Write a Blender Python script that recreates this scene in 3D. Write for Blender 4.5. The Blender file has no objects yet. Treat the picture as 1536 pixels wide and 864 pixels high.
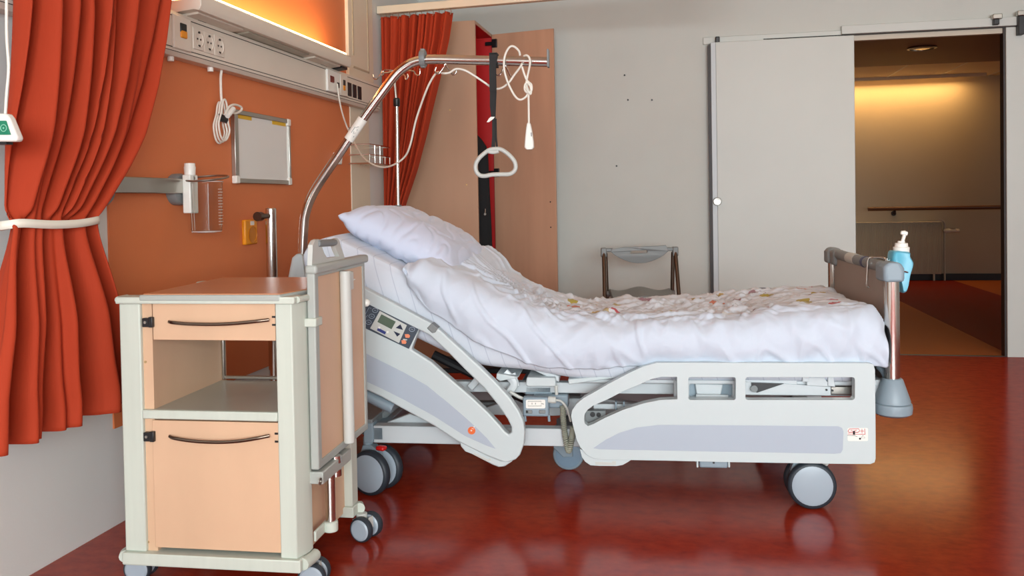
import bpy, bmesh, math, random
import numpy as np
from mathutils import Vector, Matrix, noise
from mathutils.geometry import tessellate_polygon
random.seed(7)
SC = bpy.context.scene
COL = SC.collection
PI = math.pi
# ---------------------------------------------------------------- camera
F, CX, CY = 1309.47, 768.0, 327.61
YAW, PIT, ROL, EYE = .19680, .021804, -.017420, 1.08
fw = Vector((-math.sin(YAW)*math.cos(PIT), math.cos(YAW)*math.cos(PIT), -math.sin(PIT)))
rt = Vector((math.cos(YAW), math.sin(YAW), 0)); up0 = rt.cross(fw)
rr = rt*math.cos(ROL) + up0*math.sin(ROL); uu = -rt*math.sin(ROL) + up0*math.cos(ROL)
O = Vector((0, 0, EYE))
cd = bpy.data.cameras.new('camera'); cam = bpy.data.objects.new('camera', cd); COL.objects.link(cam)
cd.sensor_width = 36; cd.lens = F/1536*36; cd.shift_y = -(432-CY)/1536; cd.clip_start = .05
cam.matrix_world = Matrix(((rr.x, uu.x, -fw.x, 0), (rr.y, uu.y, -fw.y, 0), (rr.z, uu.z, -fw.z, EYE), (0, 0, 0, 1)))
SC.camera = cam
# measuring aids: where the sight line through a photo point meets a plane of the room
def ray(x, y): return fw*F + rr*(x-CX) + uu*(CY-y)
def onx(x, y, c): d = ray(x, y); return O + d*(c/d.x)
def ony(x, y, c): d = ray(x, y); return O + d*(c/d.y)
def onz(x, y, c): d = ray(x, y); return O + d*((c-EYE)/d.z)
# bed frame of reference: x along the bed, y across it (away from the viewer), z up
BYAW = .065
BM = Matrix.Translation((0, 3.117-.05-.412*math.tan(BYAW), 0)) @ Matrix.Rotation(BYAW, 4, 'Z')
BI = BM.inverted()
def bl(x, y, off=0.):
    o = BI @ O; d = BI.to_3x3() @ ray(x, y)
    return o + d*((off-o.y)/d.y)
def blxz(x, y, off=0.): p = bl(x, y, off); return (p.x, p.z)

# ---------------------------------------------------------------- materials
def lin(c): return tuple((v/255/12.92 if v <= 10 else ((v/255+.055)/1.055)**2.4) for v in c)
MATS = {}
def mat(name, rgb, rough=.5, metal=0., var=0., vscale=6., bump=0., bscale=40., coat=0., stretch=None, spec=.5, emit=None, estr=0, sheen=0.):
    if name in MATS: return MATS[name]
    m = bpy.data.materials.new(name); m.use_nodes = True; MATS[name] = m
    nt = m.node_tree; N = nt.nodes; L = nt.links; b = N['Principled BSDF']
    c = lin(rgb)+(1,)
    b.inputs['Base Color'].default_value = c; b.inputs['Roughness'].default_value = rough
    b.inputs['Metallic'].default_value = metal; b.inputs['Coat Weight'].default_value = coat
    b.inputs['Specular IOR Level'].default_value = spec
    b.inputs['Sheen Weight'].default_value = sheen
    if emit:
        b.inputs['Emission Color'].default_value = lin(emit)+(1,); b.inputs['Emission Strength'].default_value = estr
    tc = N.new('ShaderNodeTexCoord'); mp = N.new('ShaderNodeMapping'); L.new(tc.outputs['Object'], mp.inputs['Vector'])
    if stretch: mp.inputs['Scale'].default_value = stretch
    if var:
        n = N.new('ShaderNodeTexNoise'); n.inputs['Scale'].default_value = vscale; n.inputs['Detail'].default_value = 6
        L.new(mp.outputs['Vector'], n.inputs['Vector'])
        r = N.new('ShaderNodeValToRGB'); r.color_ramp.elements[0].position = .3; r.color_ramp.elements[1].position = .7
        r.color_ramp.elements[0].color = tuple(v*(1-var) for v in c[:3])+(1,)
        r.color_ramp.elements[1].color = tuple(min(1, v*(1+var)) for v in c[:3])+(1,)
        L.new(n.outputs['Fac'], r.inputs['Fac']); L.new(r.outputs['Color'], b.inputs['Base Color'])
    if bump:
        n = N.new('ShaderNodeTexNoise'); n.inputs['Scale'].default_value = bscale; n.inputs['Detail'].default_value = 4
        L.new(mp.outputs['Vector'], n.inputs['Vector'])
        bp = N.new('ShaderNodeBump'); bp.inputs['Strength'].default_value = bump; bp.inputs['Distance'].default_value = .01
        L.new(n.outputs['Fac'], bp.inputs['Height']); L.new(bp.outputs['Normal'], b.inputs['Normal'])
    return m
M_wall = mat('painted_wall', (192, 194, 188), .6, var=.03, vscale=2, bump=.05, bscale=120)
M_wallL = mat('painted_wall_white', (222, 224, 220), .55, var=.02, vscale=2, bump=.04, bscale=120)
M_door = mat('door_paint', (194, 197, 192), .45, var=.02, vscale=2)
M_ceil = mat('ceiling_paint', (222, 214, 200), .8)
M_orange = mat('orange_wall_paint', (218, 124, 74), .55, var=.05, vscale=1.6, bump=.05, bscale=150)
M_cream = mat('cream_paint', (226, 214, 192), .45, var=.02)
M_trunk = mat('trunking_plastic', (224, 214, 200), .4, var=.02)
M_lampbody = mat('lamp_body', (226, 216, 200), .35)
M_seam = mat('dark_seam', (52, 44, 38), .6)
M_dark = mat('black_plastic', (24, 24, 26), .4)
M_navy = mat('navy_plastic', (28, 36, 62), .35)
M_amber = mat('amber_plastic', (236, 150, 24), .4)
M_woodC = mat('beech_laminate', (212, 174, 142), .42, var=.06, vscale=5, stretch=(1, 1, .35))
M_woodT = mat('beech_top', (204, 138, 98), .3, var=.05, vscale=5, stretch=(.4, 1, 1))
M_woodW = mat('wardrobe_laminate', (190, 150, 122), .42, var=.05, vscale=4, stretch=(1.5, 1.5, .25))
M_woodD = mat('wardrobe_door_laminate', (194, 148, 120), .38, var=.09, vscale=4, stretch=(2.5, 2.5, .22))
M_red = mat('red_interior', (190, 10, 8), .4)
M_cart = mat('cart_frame', (198, 204, 192), .5, var=.03, vscale=8, stretch=(6, 6, .4))
M_shelf = mat('shelf_grey', (172, 170, 158), .3)
M_edge = mat('grey_edging', (168, 172, 166), .45)
M_rail = mat('bed_plastic', (197, 207, 208), .38)
M_inlay = mat('bed_inlay', (172, 182, 194), .45)
M_bedmetal = mat('bed_lacquer', (200, 206, 208), .35)
M_bluegrey = mat('blue_grey_plastic', (138, 154, 164), .42)
M_grey = mat('grey_plastic', (126, 130, 130), .45)
M_lgrey = mat('light_grey_plastic', (196, 198, 192), .42)
M_taupe = mat('taupe_laminate', (158, 146, 136), .5, var=.03)
M_tyre = mat('tyre', (40, 48, 56), .5)
M_hub = mat('castor_hub', (160, 172, 182), .35)
M_chrome = mat('chrome', (215, 213, 208), .14, metal=1.)
M_steel = mat('brushed_steel', (176, 172, 164), .3, metal=1.)
M_bronze = mat('dark_handle_metal', (112, 98, 86), .28, metal=1.)
M_white = mat('white_plastic', (236, 234, 226), .35)
M_cable = mat('white_cable', (232, 228, 216), .4)
M_sheet = mat('fitted_sheet', (205, 210, 219), .8, bump=.12, bscale=60, sheen=.2)
def sheet_stripes():
    # thin woven stripes of the fitted sheet
    nt = M_sheet.node_tree; N = nt.nodes; L = nt.links; b = N['Principled BSDF']
    tc = N.new('ShaderNodeTexCoord'); sp = N.new('ShaderNodeSeparateXYZ'); L.new(tc.outputs['Object'], sp.inputs[0])
    a = N.new('ShaderNodeMath'); a.operation = 'MULTIPLY_ADD'; L.new(sp.outputs[2], a.inputs[0]); a.inputs[1].default_value = .30; L.new(sp.outputs[0], a.inputs[2])
    f = N.new('ShaderNodeMath'); f.operation = 'PINGPONG'; L.new(a.outputs[0], f.inputs[0]); f.inputs[1].default_value = .026
    r = N.new('ShaderNodeMapRange'); L.new(f.outputs[0], r.inputs[0]); r.inputs[1].default_value = .0008; r.inputs[2].default_value = .0022
    m = N.new('ShaderNodeMix'); m.data_type = 'RGBA'; L.new(r.outputs[0], m.inputs[0]); m.inputs[6].default_value = lin((182, 188, 201))+(1,); m.inputs[7].default_value = lin((205, 210, 219))+(1,)
    L.new(m.outputs[2], b.inputs['Base Color'])
sheet_stripes()
M_pillow = mat('pillowcase', (202, 209, 228), .8, bump=.1, bscale=30, sheen=.2)
M_teal = mat('teal_plastic', (92, 178, 204), .35)
M_green = mat('green_panel', (16, 124, 92), .4)
M_band = mat('white_band', (238, 236, 222), .6)
M_board = mat('whiteboard', (226, 226, 222), .22)
M_black = mat('black_fabric', (20, 20, 22), .85)
M_strap = mat('black_webbing', (36, 36, 36), .8)
M_yellow = mat('yellow_tape', (222, 178, 40), .5)
M_redp = mat('red_pedal', (200, 24, 22), .35)
M_coil = mat('coil_cable', (150, 152, 136), .5)
M_orangesticker = mat('orange_sticker', (228, 104, 44), .5)
M_lcd = mat('lcd', (84, 100, 84), .25)
M_cpanel = mat('control_panel_face', (62, 72, 84), .4)
M_ink = mat('ink', (20, 20, 24), .6)
M_inkr = mat('red_ink', (196, 44, 60), .6)
M_corrwall = mat('corridor_wall_paint', (196, 178, 150), .7, var=.03, vscale=2)
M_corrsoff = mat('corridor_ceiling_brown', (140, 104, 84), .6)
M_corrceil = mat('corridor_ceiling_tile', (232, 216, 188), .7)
M_rad = mat('radiator_paint', (206, 192, 166), .45)
M_rubber = mat('dark_trim', (40, 26, 22), .5)
def mat_floor():
    m = bpy.data.materials.new('linoleum'); m.use_nodes = True; nt = m.node_tree; N = nt.nodes; L = nt.links; b = N['Principled BSDF']
    tc = N.new('ShaderNodeTexCoord')
    n1 = N.new('ShaderNodeTexNoise'); n1.inputs['Scale'].default_value = 16; n1.inputs['Detail'].default_value = 8; n1.inputs['Roughness'].default_value = .7
    mp = N.new('ShaderNodeMapping'); mp.inputs['Scale'].default_value = (1, 1.6, 1)
    L.new(tc.outputs['Object'], mp.inputs['Vector']); L.new(mp.outputs['Vector'], n1.inputs['Vector'])
    r = N.new('ShaderNodeValToRGB'); e = r.color_ramp.elements
    e[0].position = .3; e[0].color = lin((132, 34, 18))+(1,); e[1].position = .72; e[1].color = lin((168, 52, 27))+(1,)
    L.new(n1.outputs['Fac'], r.inputs['Fac'])
    # corridor: stripes of other linoleum beyond the threshold
    sep = N.new('ShaderNodeSeparateXYZ'); L.new(tc.outputs['Object'], sep.inputs['Vector'])
    def cmp(sock, v):
        q = N.new('ShaderNodeMath'); q.operation = 'GREATER_THAN'; L.new(sock, q.inputs[0]); q.inputs[1].default_value = v; return q.outputs[0]
    def mx(fac, a, bcol):
        x = N.new('ShaderNodeMix'); x.data_type = 'RGBA'; L.new(fac, x.inputs[0]); L.new(a, x.inputs[6])
        if isinstance(bcol, tuple): x.inputs[7].default_value = bcol
        else: L.new(bcol, x.inputs[7])
        return x.outputs[2]
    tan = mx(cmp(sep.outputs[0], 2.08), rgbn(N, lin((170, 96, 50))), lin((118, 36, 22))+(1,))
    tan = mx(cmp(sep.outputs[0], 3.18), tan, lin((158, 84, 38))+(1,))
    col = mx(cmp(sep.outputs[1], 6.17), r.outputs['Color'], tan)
    L.new(col, b.inputs['Base Color'])
    b.inputs['Specular IOR Level'].default_value = .3
    n2 = N.new('ShaderNodeTexNoise'); n2.inputs['Scale'].default_value = 5; n2.inputs['Detail'].default_value = 5; L.new(tc.outputs['Object'], n2.inputs['Vector'])
    mr = N.new('ShaderNodeMapRange'); mr.inputs[3].default_value = .13; mr.inputs[4].default_value = .21; L.new(n2.outputs['Fac'], mr.inputs[0]); L.new(mr.outputs[0], b.inputs['Roughness'])
    # waxed linoleum: matt body under a thin glossy finish whose sheen levels off at low angles
    b.inputs['Specular IOR Level'].default_value = 0.; b.inputs['Roughness'].default_value = .8
    for l in list(b.inputs['Roughness'].links): L.remove(l)
    gl = N.new('ShaderNodeBsdfGlossy'); gl.inputs['Color'].default_value = (1, 1, 1, 1); L.new(mr.outputs[0], gl.inputs['Roughness'])
    fr = N.new('ShaderNodeFresnel'); fr.inputs['IOR'].default_value = 1.4
    mn = N.new('ShaderNodeMath'); mn.operation = 'MINIMUM'; L.new(fr.outputs[0], mn.inputs[0]); mn.inputs[1].default_value = .14
    ms = N.new('ShaderNodeMixShader'); L.new(mn.outputs[0], ms.inputs[0]); L.new(b.outputs[0], ms.inputs[1]); L.new(gl.outputs[0], ms.inputs[2])
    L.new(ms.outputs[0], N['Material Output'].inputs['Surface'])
    n3 = N.new('ShaderNodeTexNoise'); n3.inputs['Scale'].default_value = 45; n3.inputs['Detail'].default_value = 3; L.new(mp.outputs['Vector'], n3.inputs['Vector'])
    bp = N.new('ShaderNodeBump'); bp.inputs['Strength'].default_value = .012; bp.inputs['Distance'].default_value = .01; L.new(n3.outputs['Fac'], bp.inputs['Height']); L.new(bp.outputs['Normal'], b.inputs['Normal']); L.new(bp.outputs['Normal'], gl.inputs['Normal'])
    return m
def rgbn(N, c):
    q = N.new('ShaderNodeRGB'); q.outputs[0].default_value = tuple(c)+(1,); return q.outputs[0]
M_floor = mat_floor()
def mat_curtain():
    m = mat('curtain_fabric', (170, 52, 14), .85)
    nt = m.node_tree; N = nt.nodes; L = nt.links; b = N['Principled BSDF']
    tc = N.new('ShaderNodeTexCoord'); w = N.new('ShaderNodeTexNoise'); mp = N.new('ShaderNodeMapping'); mp.inputs['Scale'].default_value = (300, 300, 14)
    L.new(tc.outputs['Object'], mp.inputs['Vector']); L.new(mp.outputs['Vector'], w.inputs['Vector']); w.inputs['Scale'].default_value = 1
    bp = N.new('ShaderNodeBump'); bp.inputs['Strength'].default_value = .12; bp.inputs['Distance'].default_value = .004
    L.new(w.outputs['Fac'], bp.inputs['Height']); L.new(bp.outputs['Normal'], b.inputs['Normal'])
    return m
M_curtain = mat_curtain()
def mat_duvet():
    # white cotton with small scattered print motifs on the top
    m = mat('duvet_print', (234, 232, 236), .8, bump=.1, bscale=50, sheen=.2)
    nt = m.node_tree; N = nt.nodes; L = nt.links; b = N['Principled BSDF']
    tc = N.new('ShaderNodeTexCoord'); nz = N.new('ShaderNodeTexNoise'); nz.inputs['Scale'].default_value = 20; nz.inputs['Detail'].default_value = 2
    L.new(tc.outputs['Object'], nz.inputs['Vector'])
    ad = N.new('ShaderNodeVectorMath'); ad.operation = 'MULTIPLY_ADD'; L.new(nz.outputs['Color'], ad.inputs[0]); ad.inputs[1].default_value = (.07, .07, .07); L.new(tc.outputs['Object'], ad.inputs[2])
    mp = N.new('ShaderNodeMapping'); mp.inputs['Scale'].default_value = (9, 9, .01); L.new(ad.outputs[0], mp.inputs['Vector'])
    v = N.new('ShaderNodeTexVoronoi'); v.inputs['Scale'].default_value = 1; L.new(mp.outputs['Vector'], v.inputs['Vector'])
    lt = N.new('ShaderNodeMath'); lt.operation = 'LESS_THAN'; L.new(v.outputs['Distance'], lt.inputs[0]); lt.inputs[1].default_value = .29
    sp = N.new('ShaderNodeSeparateColor'); L.new(v.outputs['Color'], sp.inputs[0])
    rp = N.new('ShaderNodeValToRGB'); rp.color_ramp.interpolation = 'CONSTANT'
    cols = [(0, (176, 150, 92)), (.3, (150, 112, 122)), (.45, (182, 50, 60)), (.58, (168, 148, 60)), (.75, (92, 92, 112)), (.88, (196, 112, 84))]
    el = rp.color_ramp.elements
    el[0].position = 0; el[0].color = lin(cols[0][1])+(1,); el[1].position = cols[1][0]; el[1].color = lin(cols[1][1])+(1,)
    for p, c in cols[2:]:
        q = el.new(p); q.color = lin(c)+(1,)
    L.new(sp.outputs[0], rp.inputs['Fac'])
    gt = N.new('ShaderNodeMath'); gt.operation = 'GREATER_THAN'; L.new(sp.outputs[1], gt.inputs[0]); gt.inputs[1].default_value = .14
    # printed part of the cover: a field on the top, away from the plain border
    at = N.new('ShaderNodeAttribute'); at.attribute_name = 'printed'
    m1 = N.new('ShaderNodeMath'); m1.operation = 'MULTIPLY'; L.new(lt.outputs[0], m1.inputs[0]); L.new(gt.outputs[0], m1.inputs[1])
    m2 = N.new('ShaderNodeMath'); m2.operation = 'MULTIPLY'; L.new(m1.outputs[0], m2.inputs[0]); L.new(at.outputs['Fac'], m2.inputs[1])
    mb = N.new('ShaderNodeMix'); mb.data_type = 'RGBA'; L.new(at.outputs['Fac'], mb.inputs[0]); mb.inputs[6].default_value = lin((203, 212, 225))+(1,); mb.inputs[7].default_value = lin((204, 207, 213))+(1,)
    mx = N.new('ShaderNodeMix'); mx.data_type = 'RGBA'; L.new(m2.outputs[0], mx.inputs[0]); L.new(mb.outputs[2], mx.inputs[6]); L.new(rp.outputs['Color'], mx.inputs[7])
    L.new(mx.outputs[2], b.inputs['Base Color'])
    return m
M_duvet = mat_duvet()
def mat_clear():
    m = mat('clear_plastic', (244, 246, 244), .06)
    b = m.node_tree.nodes['Principled BSDF']; b.inputs['Transmission Weight'].default_value = 1.; b.inputs['IOR'].default_value = 1.2; b.inputs['Roughness'].default_value = 0.
    return m
M_clear = mat_clear()

# ---------------------------------------------------------------- mesh kit
class MB:
    def __init__(s): s.bm = bmesh.new()
    def box(s, a, b, m=None):
        (x0, y0, z0), (x1, y1, z1) = a, b
        v = [s.bm.verts.new(Vector(p) if m is None else m @ Vector(p)) for p in
             ((x0,y0,z0),(x1,y0,z0),(x1,y1,z0),(x0,y1,z0),(x0,y0,z1),(x1,y0,z1),(x1,y1,z1),(x0,y1,z1))]
        for f in ((3,2,1,0),(4,5,6,7),(0,1,5,4),(1,2,6,5),(2,3,7,6),(3,0,4,7)): s.bm.faces.new([v[i] for i in f])
        return s
    def tube(s, pts, r, seg=12, smooth=0, closed=False, flat=None):
        pts = [Vector(p) for p in pts]
        if smooth: pts = catmull(pts, smooth, closed)
        n = len(pts); rs = r if isinstance(r, (list, tuple)) else [r]*n
        if len(rs) != n: rs = [rs[min(len(rs)-1, int(i*len(rs)/n))] for i in range(n)]
        tang = []
        for i in range(n):
            a = pts[i-1] if (i > 0 or closed) else pts[i]; b = pts[(i+1) % n] if (i < n-1 or closed) else pts[i]
            tang.append((b-a).normalized())
        ref = Vector((0, 0, 1)) if abs(tang[0].z) < .9 else Vector((1, 0, 0))
        nrm = (ref - tang[0]*ref.dot(tang[0])).normalized(); rings = []
        for i in range(n):
            nrm = (nrm - tang[i]*nrm.dot(tang[i])).normalized(); bi = tang[i].cross(nrm)
            fx, fy = flat or (1, 1)
            rings.append([s.bm.verts.new(pts[i] + (nrm*math.cos(2*PI*k/seg)*fx + bi*math.sin(2*PI*k/seg)*fy)*rs[i]) for k in range(seg)])
        for i in range(n if closed else n-1):
            A, B = rings[i], rings[(i+1) % n]
            for k in range(seg): s.bm.faces.new((A[k], A[(k+1) % seg], B[(k+1) % seg], B[k]))
        if not closed:
            s.bm.faces.new(rings[0][::-1]); s.bm.faces.new(rings[-1])
        return s
    def lathe(s, prof, c, axis='z', seg=32, m=None):
        # prof: list of (radius, height along axis)
        c = Vector(c); rings = []
        for r, h in prof:
            ring = []
            for k in range(seg):
                a = 2*PI*k/seg; p = (r*math.cos(a), r*math.sin(a), h)
                if axis == 'y': p = (p[0], p[2], p[1])
                elif axis == 'x': p = (p[2], p[0], p[1])
                q = c+Vector(p); ring.append(s.bm.verts.new(q if m is None else m @ q))
            rings.append(ring)
        for A, B in zip(rings, rings[1:]):
            for k in range(seg): s.bm.faces.new((A[k], A[(k+1) % seg], B[(k+1) % seg], B[k]))
        s.bm.faces.new(rings[0][::-1]); s.bm.faces.new(rings[-1]); return s
    def prism(s, outer, f0, f1, holes=()):
        # outer/holes: 2-D outlines; f0/f1 map (u, v) to the two 3-D sides
        loops = [list(outer)]+[list(h) for h in holes]
        tri = tessellate_polygon([[Vector((p[0], p[1], 0)) for p in l] for l in loops])
        flat = [p for l in loops for p in l]
        A = [s.bm.verts.new(f0(*p)) for p in flat]; B = [s.bm.verts.new(f1(*p)) for p in flat]
        for t in tri:
            try: s.bm.faces.new([A[i] for i in t]); s.bm.faces.new([B[i] for i in t[::-1]])
            except ValueError: pass
        o = 0
        for l in loops:
            n = len(l)
            for i in range(n):
                try: s.bm.faces.new((A[o+i], A[o+(i+1) % n], B[o+(i+1) % n], B[o+i]))
                except ValueError: pass
            o += n
        return s
    def grid(s, P, closed_v=False):
        V = [[s.bm.verts.new(p) for p in row] for row in P]
        for i in range(len(V)-1):
            n = len(V[i])
            for j in range(n if closed_v else n-1):
                s.bm.faces.new((V[i][j], V[i][(j+1) % n], V[i+1][(j+1) % n], V[i+1][j]))
        return V
    def sphere(s, c, r, sc=(1, 1, 1), seg=16):
        return s.lathe([(max(1e-4, r*math.sin(PI*i/10))*1, -r*math.cos(PI*i/10)*sc[2]) for i in range(11)], c, 'z', seg)
    def build(s, name, m, parent=None, world=True, bevel=0., bseg=2, angle=35, solid=0., sub=0, centre=True):
        bm = s.bm
        bmesh.ops.recalc_face_normals(bm, faces=bm.faces)
        me = bpy.data.meshes.new(name); o = bpy.data.objects.new(name, me); COL.objects.link(o)
        if parent is not None:
            root = parent
            while root.parent: root = root.parent
            if world: bm.transform(root.matrix_basis.inverted())
            o.parent = parent
        else:
            xs = [v.co for v in bm.verts]
            c = Vector(((min(p.x for p in xs)+max(p.x for p in xs))/2, (min(p.y for p in xs)+max(p.y for p in xs))/2, min(p.z for p in xs)))
            if world and centre: bm.transform(Matrix.Translation(-c)); o.location = c
        bm.to_mesh(me); bm.free()
        me.materials.append(m)
        for p in me.polygons: p.use_smooth = True
        me.set_sharp_from_angle(angle=math.radians(angle))
        if solid:
            q = o.modifiers.new('thickness', 'SOLIDIFY'); q.thickness = solid; q.offset = -1
        if bevel:
            q = o.modifiers.new('bevel', 'BEVEL'); q.width = bevel; q.segments = bseg; q.limit_method = 'ANGLE'; q.angle_limit = math.radians(40); q.use_clamp_overlap = True
        if sub:
            q = o.modifiers.new('sub', 'SUBSURF'); q.levels = sub; q.render_levels = sub
        return o
def catmull(pts, k, closed=False):
    out = []; n = len(pts)
    rng = n if closed else n-1
    for i in range(rng):
        p1, p2 = pts[i], pts[(i+1) % n]
        p0 = pts[i-1] if (closed or i > 0) else p1*2-p2
        p3 = pts[(i+2) % n] if (closed or i < n-2) else p2*2-p1
        for j in range(k):
            t = j/k
            out.append(.5*((2*p1)+(p2-p0)*t+(2*p0-5*p1+4*p2-p3)*t*t+(3*p1-p0-3*p2+p3)*t**3))
    if not closed: out.append(pts[-1].copy())
    return out
def smooth2(poly, k=4, closed=True):
    return [(p.x, p.y) for p in catmull([Vector((a, b, 0)) for a, b in poly], k, closed)]
def thing(name, label, cat, loc=(0, 0, 0), rz=0., group=None):
    o = bpy.data.objects.new(name, None); COL.objects.link(o); o.empty_display_size = .05
    o.location = loc; o.rotation_euler = (0, 0, rz); o.matrix_basis = Matrix.Translation(loc) @ Matrix.Rotation(rz, 4, 'Z')
    return tag(o, label, cat, group)
def tag(o, label, cat, group=None):
    o['label'] = label; o['category'] = cat
    if group: o['group'] = group
    return o
def struct(o): o['kind'] = 'structure'; return o
def bx(name, m, a, b, parent=None, bevel=0., **k): return MB().box(a, b).build(name, m, parent, bevel=bevel, **k)
def interp(tab, x):
    if x <= tab[0][0]: return tab[0][1]
    for (a, b), (c, d) in zip(tab, tab[1:]):
        if x <= c: return b+(d-b)*(x-a)/(c-a)
    return tab[-1][1]
def sst(a, b, x):
    t = min(1, max(0, (x-a)/(b-a))); return t*t*(3-2*t)
# ================================================================ the setting
W = -1.905; BACK = 6.18; CEIL = 2.72; XR = 4.4; YF = -4.2
struct(bx('floor', M_floor, (W-.2, YF-.2, -.1), (7.5, 12.2, 0), centre=False))
struct(bx('ceiling', M_ceil, (W-.2, YF-.2, CEIL), (XR+.2, BACK+.2, CEIL+.1)))
struct(bx('wall_left', M_wallL, (W-.2, YF-.2, 0), (W, BACK+.2, CEIL)))
struct(bx('wall_right', M_wall, (XR, YF-.2, 0), (XR+.2, BACK, CEIL)))
OX0, OX1, OZ = 1.03, 2.036, 2.135
struct(MB().prism([(W, 0), (OX0, 0), (OX0, OZ), (OX1, OZ), (OX1, 0), (XR+.2, 0), (XR+.2, CEIL), (W, CEIL)],
       lambda u, v: Vector((u, BACK, v)), lambda u, v: Vector((u, BACK+.06, v))).build('wall_back', M_wall))
# front wall behind the viewer, with a wide window
struct(MB().prism([(W, 0), (XR, 0), (XR, CEIL), (W, CEIL)], lambda u, v: Vector((u, YF-.2, v)), lambda u, v: Vector((u, YF, v)),
       [[(-.6, .7), (4.2, .7), (4.2, 2.6), (-.6, 2.6)]]).build('wall_front', M_wall))
wn = MB()
for a, b in (((-.6, .7), (4.2, .76)), ((-.6, 2.54), (4.2, 2.6)), ((-.6, .76), (-.54, 2.54)), ((4.14, .76), (4.2, 2.54)), ((1.0, .76), (1.06, 2.54)), ((2.6, .76), (2.66, 2.54))):
    wn.box((a[0], YF-.12, a[1]), (b[0], YF-.06, b[1]))
struct(wn.build('window_1', M_white))
# painted service panel on the left wall (surface of the wall itself)
oz0 = onx(170, 643, W).z
struct(bx('trim_orange_panel', M_orange, (W, 2.607, oz0), (W+.006, 4.775, 1.70)))
struct(bx('trim_orange_upper', M_orange, (W, 1.6, 1.78), (W+.006, 4.74, CEIL)))
cs = MB().box((W, 4.74, 1.80), (W+.025, 5.14, CEIL)).box((W, 4.775, 0), (W+.012, 5.075, 1.70))
struct(cs.build('trim_column', M_cream, bevel=.003))
cs = MB()
for a, b in (((4.80, 1.93), (4.81, CEIL)), ((5.045, 1.86), (5.055, CEIL)), ((4.80, 1.86), (5.055, 1.87))):
    cs.box((W+.02, a[0], a[1]), (W+.029, b[0], b[1]))
struct(cs.build('trim_column_groove', mat('groove', (182, 166, 140), .5)))
# sliding-door header, jamb and stops
zt = 2.195
h = MB().box((1.03, BACK-.035, OZ+.004), (XR, BACK, zt)).build('trim_door_header', M_door, bevel=.003); struct(h)
struct(MB().box((OX0-.5, BACK-.012, OZ-.002), (XR, BACK+.02, OZ+.004)).build('trim_painted_header_shadow', M_seam))  # solid dark bar painting the shadow line below the header
struct(bx('trim_reveal_head', mat('aluminium_strip', (190, 178, 160), .4), (OX0, BACK+.01, OZ-.035), (OX1, BACK+.05, OZ-.002)))
struct(MB().box((OX1-.012, BACK-.004, 0), (OX1, BACK+.06, OZ)).build('trim_jamb_right', M_rubber))
struct(MB().box((OX1, BACK-.018, .0), (XR, BACK, OZ-.003)).build('trim_wall_panel_right', M_door, bevel=.002))
struct(MB().box((OX0-.9, BACK-.012, 2.12), (OX0+.02, BACK, 2.17)).build('trim_track_left', M_door, bevel=.004))
struct(bx('trim_threshold', M_rubber, (OX0, BACK-.01, 0), (OX1, BACK+.02, .003)))
# sliding door slab parked in front of the wall
d1 = ony(1063, 63, BACK-.05); d2 = ony(1281, 53, BACK-.05)
door = struct(bx('door_1', M_door, (d1.x+.046, BACK-.055, .01), (d2.x, BACK-.015, 2.125), bevel=.003))
bx('edge_profile', mat('edge_aluminium', (186, 192, 196), .4), (d1.x+.012, BACK-.058, .01), (d1.x+.046, BACK-.014, 2.125), door, bevel=.003)
bx('rubber_seal', M_rubber, (d1.x-.008, BACK-.05, .01), (d1.x+.012, BACK-.016, 2.11), door)
k = ony(1076, 302, BACK-.06)
MB().lathe([(.004, -.03), (.024, -.032), (.028, -.024), (.027, -.012), (.018, 0), (.018, .01)], (k.x, BACK-.058, k.z), 'y', 28).build('door_knob', M_steel, door)
bx('top_guide', M_dark, (ony(1077, 60, BACK).x-.02, BACK-.05, 2.12), (ony(1077, 60, BACK).x+.01, BACK-.02, 2.165), door, bevel=.006)
# little metal door stops on the header
for q, (px_, py_, hh) in enumerate(((1494, 22, .06), (1531, 17, .20))):
    p = ony(px_, py_, BACK-.04)
    t = thing('door_stop', ['small square metal stop block on the header above the doorway', 'long metal stop plate at the right end of the door header'][q], 'door stop', (p.x, BACK-.036, p.z-hh/2))
    bx('block', M_steel, (p.x-.028, BACK-.075, p.z-.032), (p.x+.028, BACK-.035, p.z), t, bevel=.004)
    bx('stem', M_dark, (p.x-.022, BACK-.07, p.z-.032-hh*.6), (p.x+.012, BACK-.019 if q else BACK-.035, p.z-.032), t, bevel=.004)

# ---------------------------------------------------------------- corridor beyond the doorway
CW = 11.5
struct(bx('wall_corridor_far', M_corrwall, (-1.2, CW, 0), (7.4, CW+.2, 3)))
struct(bx('wall_corridor_left', M_corrwall, (-1.4, BACK+.06, 0), (-1.2, CW+.2, 3)))
struct(bx('wall_corridor_right', M_corrwall, (7.2, BACK+.06, 0), (7.4, CW+.2, 3)))
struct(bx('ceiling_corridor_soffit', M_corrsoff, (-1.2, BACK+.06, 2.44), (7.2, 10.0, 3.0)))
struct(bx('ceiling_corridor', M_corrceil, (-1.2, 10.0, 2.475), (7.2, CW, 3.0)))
struct(bx('trim_added_lamp_shield', M_corrceil, (1.0, CW-.27, 2.438), (3.5, CW-.255, 2.476)))  # added lip, hides the wall washer from reflections in the floor
tb = MB()
for x in (1.2, 1.8, 2.4, 3.0, 3.6, 4.2, 4.8): tb.box((x-.008, 10.0, 2.470), (x+.008, CW, 2.476))
struct(tb.build('trim_ceiling_grid', M_white))
struct(bx('baseboard_corridor', M_rubber, (-1.2, CW-.015, 0), (7.2, CW, .08)))
p = onz(1383, 71, 2.44)
t = thing('recessed_downlight', 'round recessed ceiling light in the brown corridor ceiling', 'ceiling light', (p.x, p.y, 2.41))
MB().lathe([(.06, .03), (.125, .028), (.13, .018), (.105, .012), (.1, .03)], (p.x, p.y, 2.41), 'z', 32).build('rim', M_steel, t)
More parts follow.
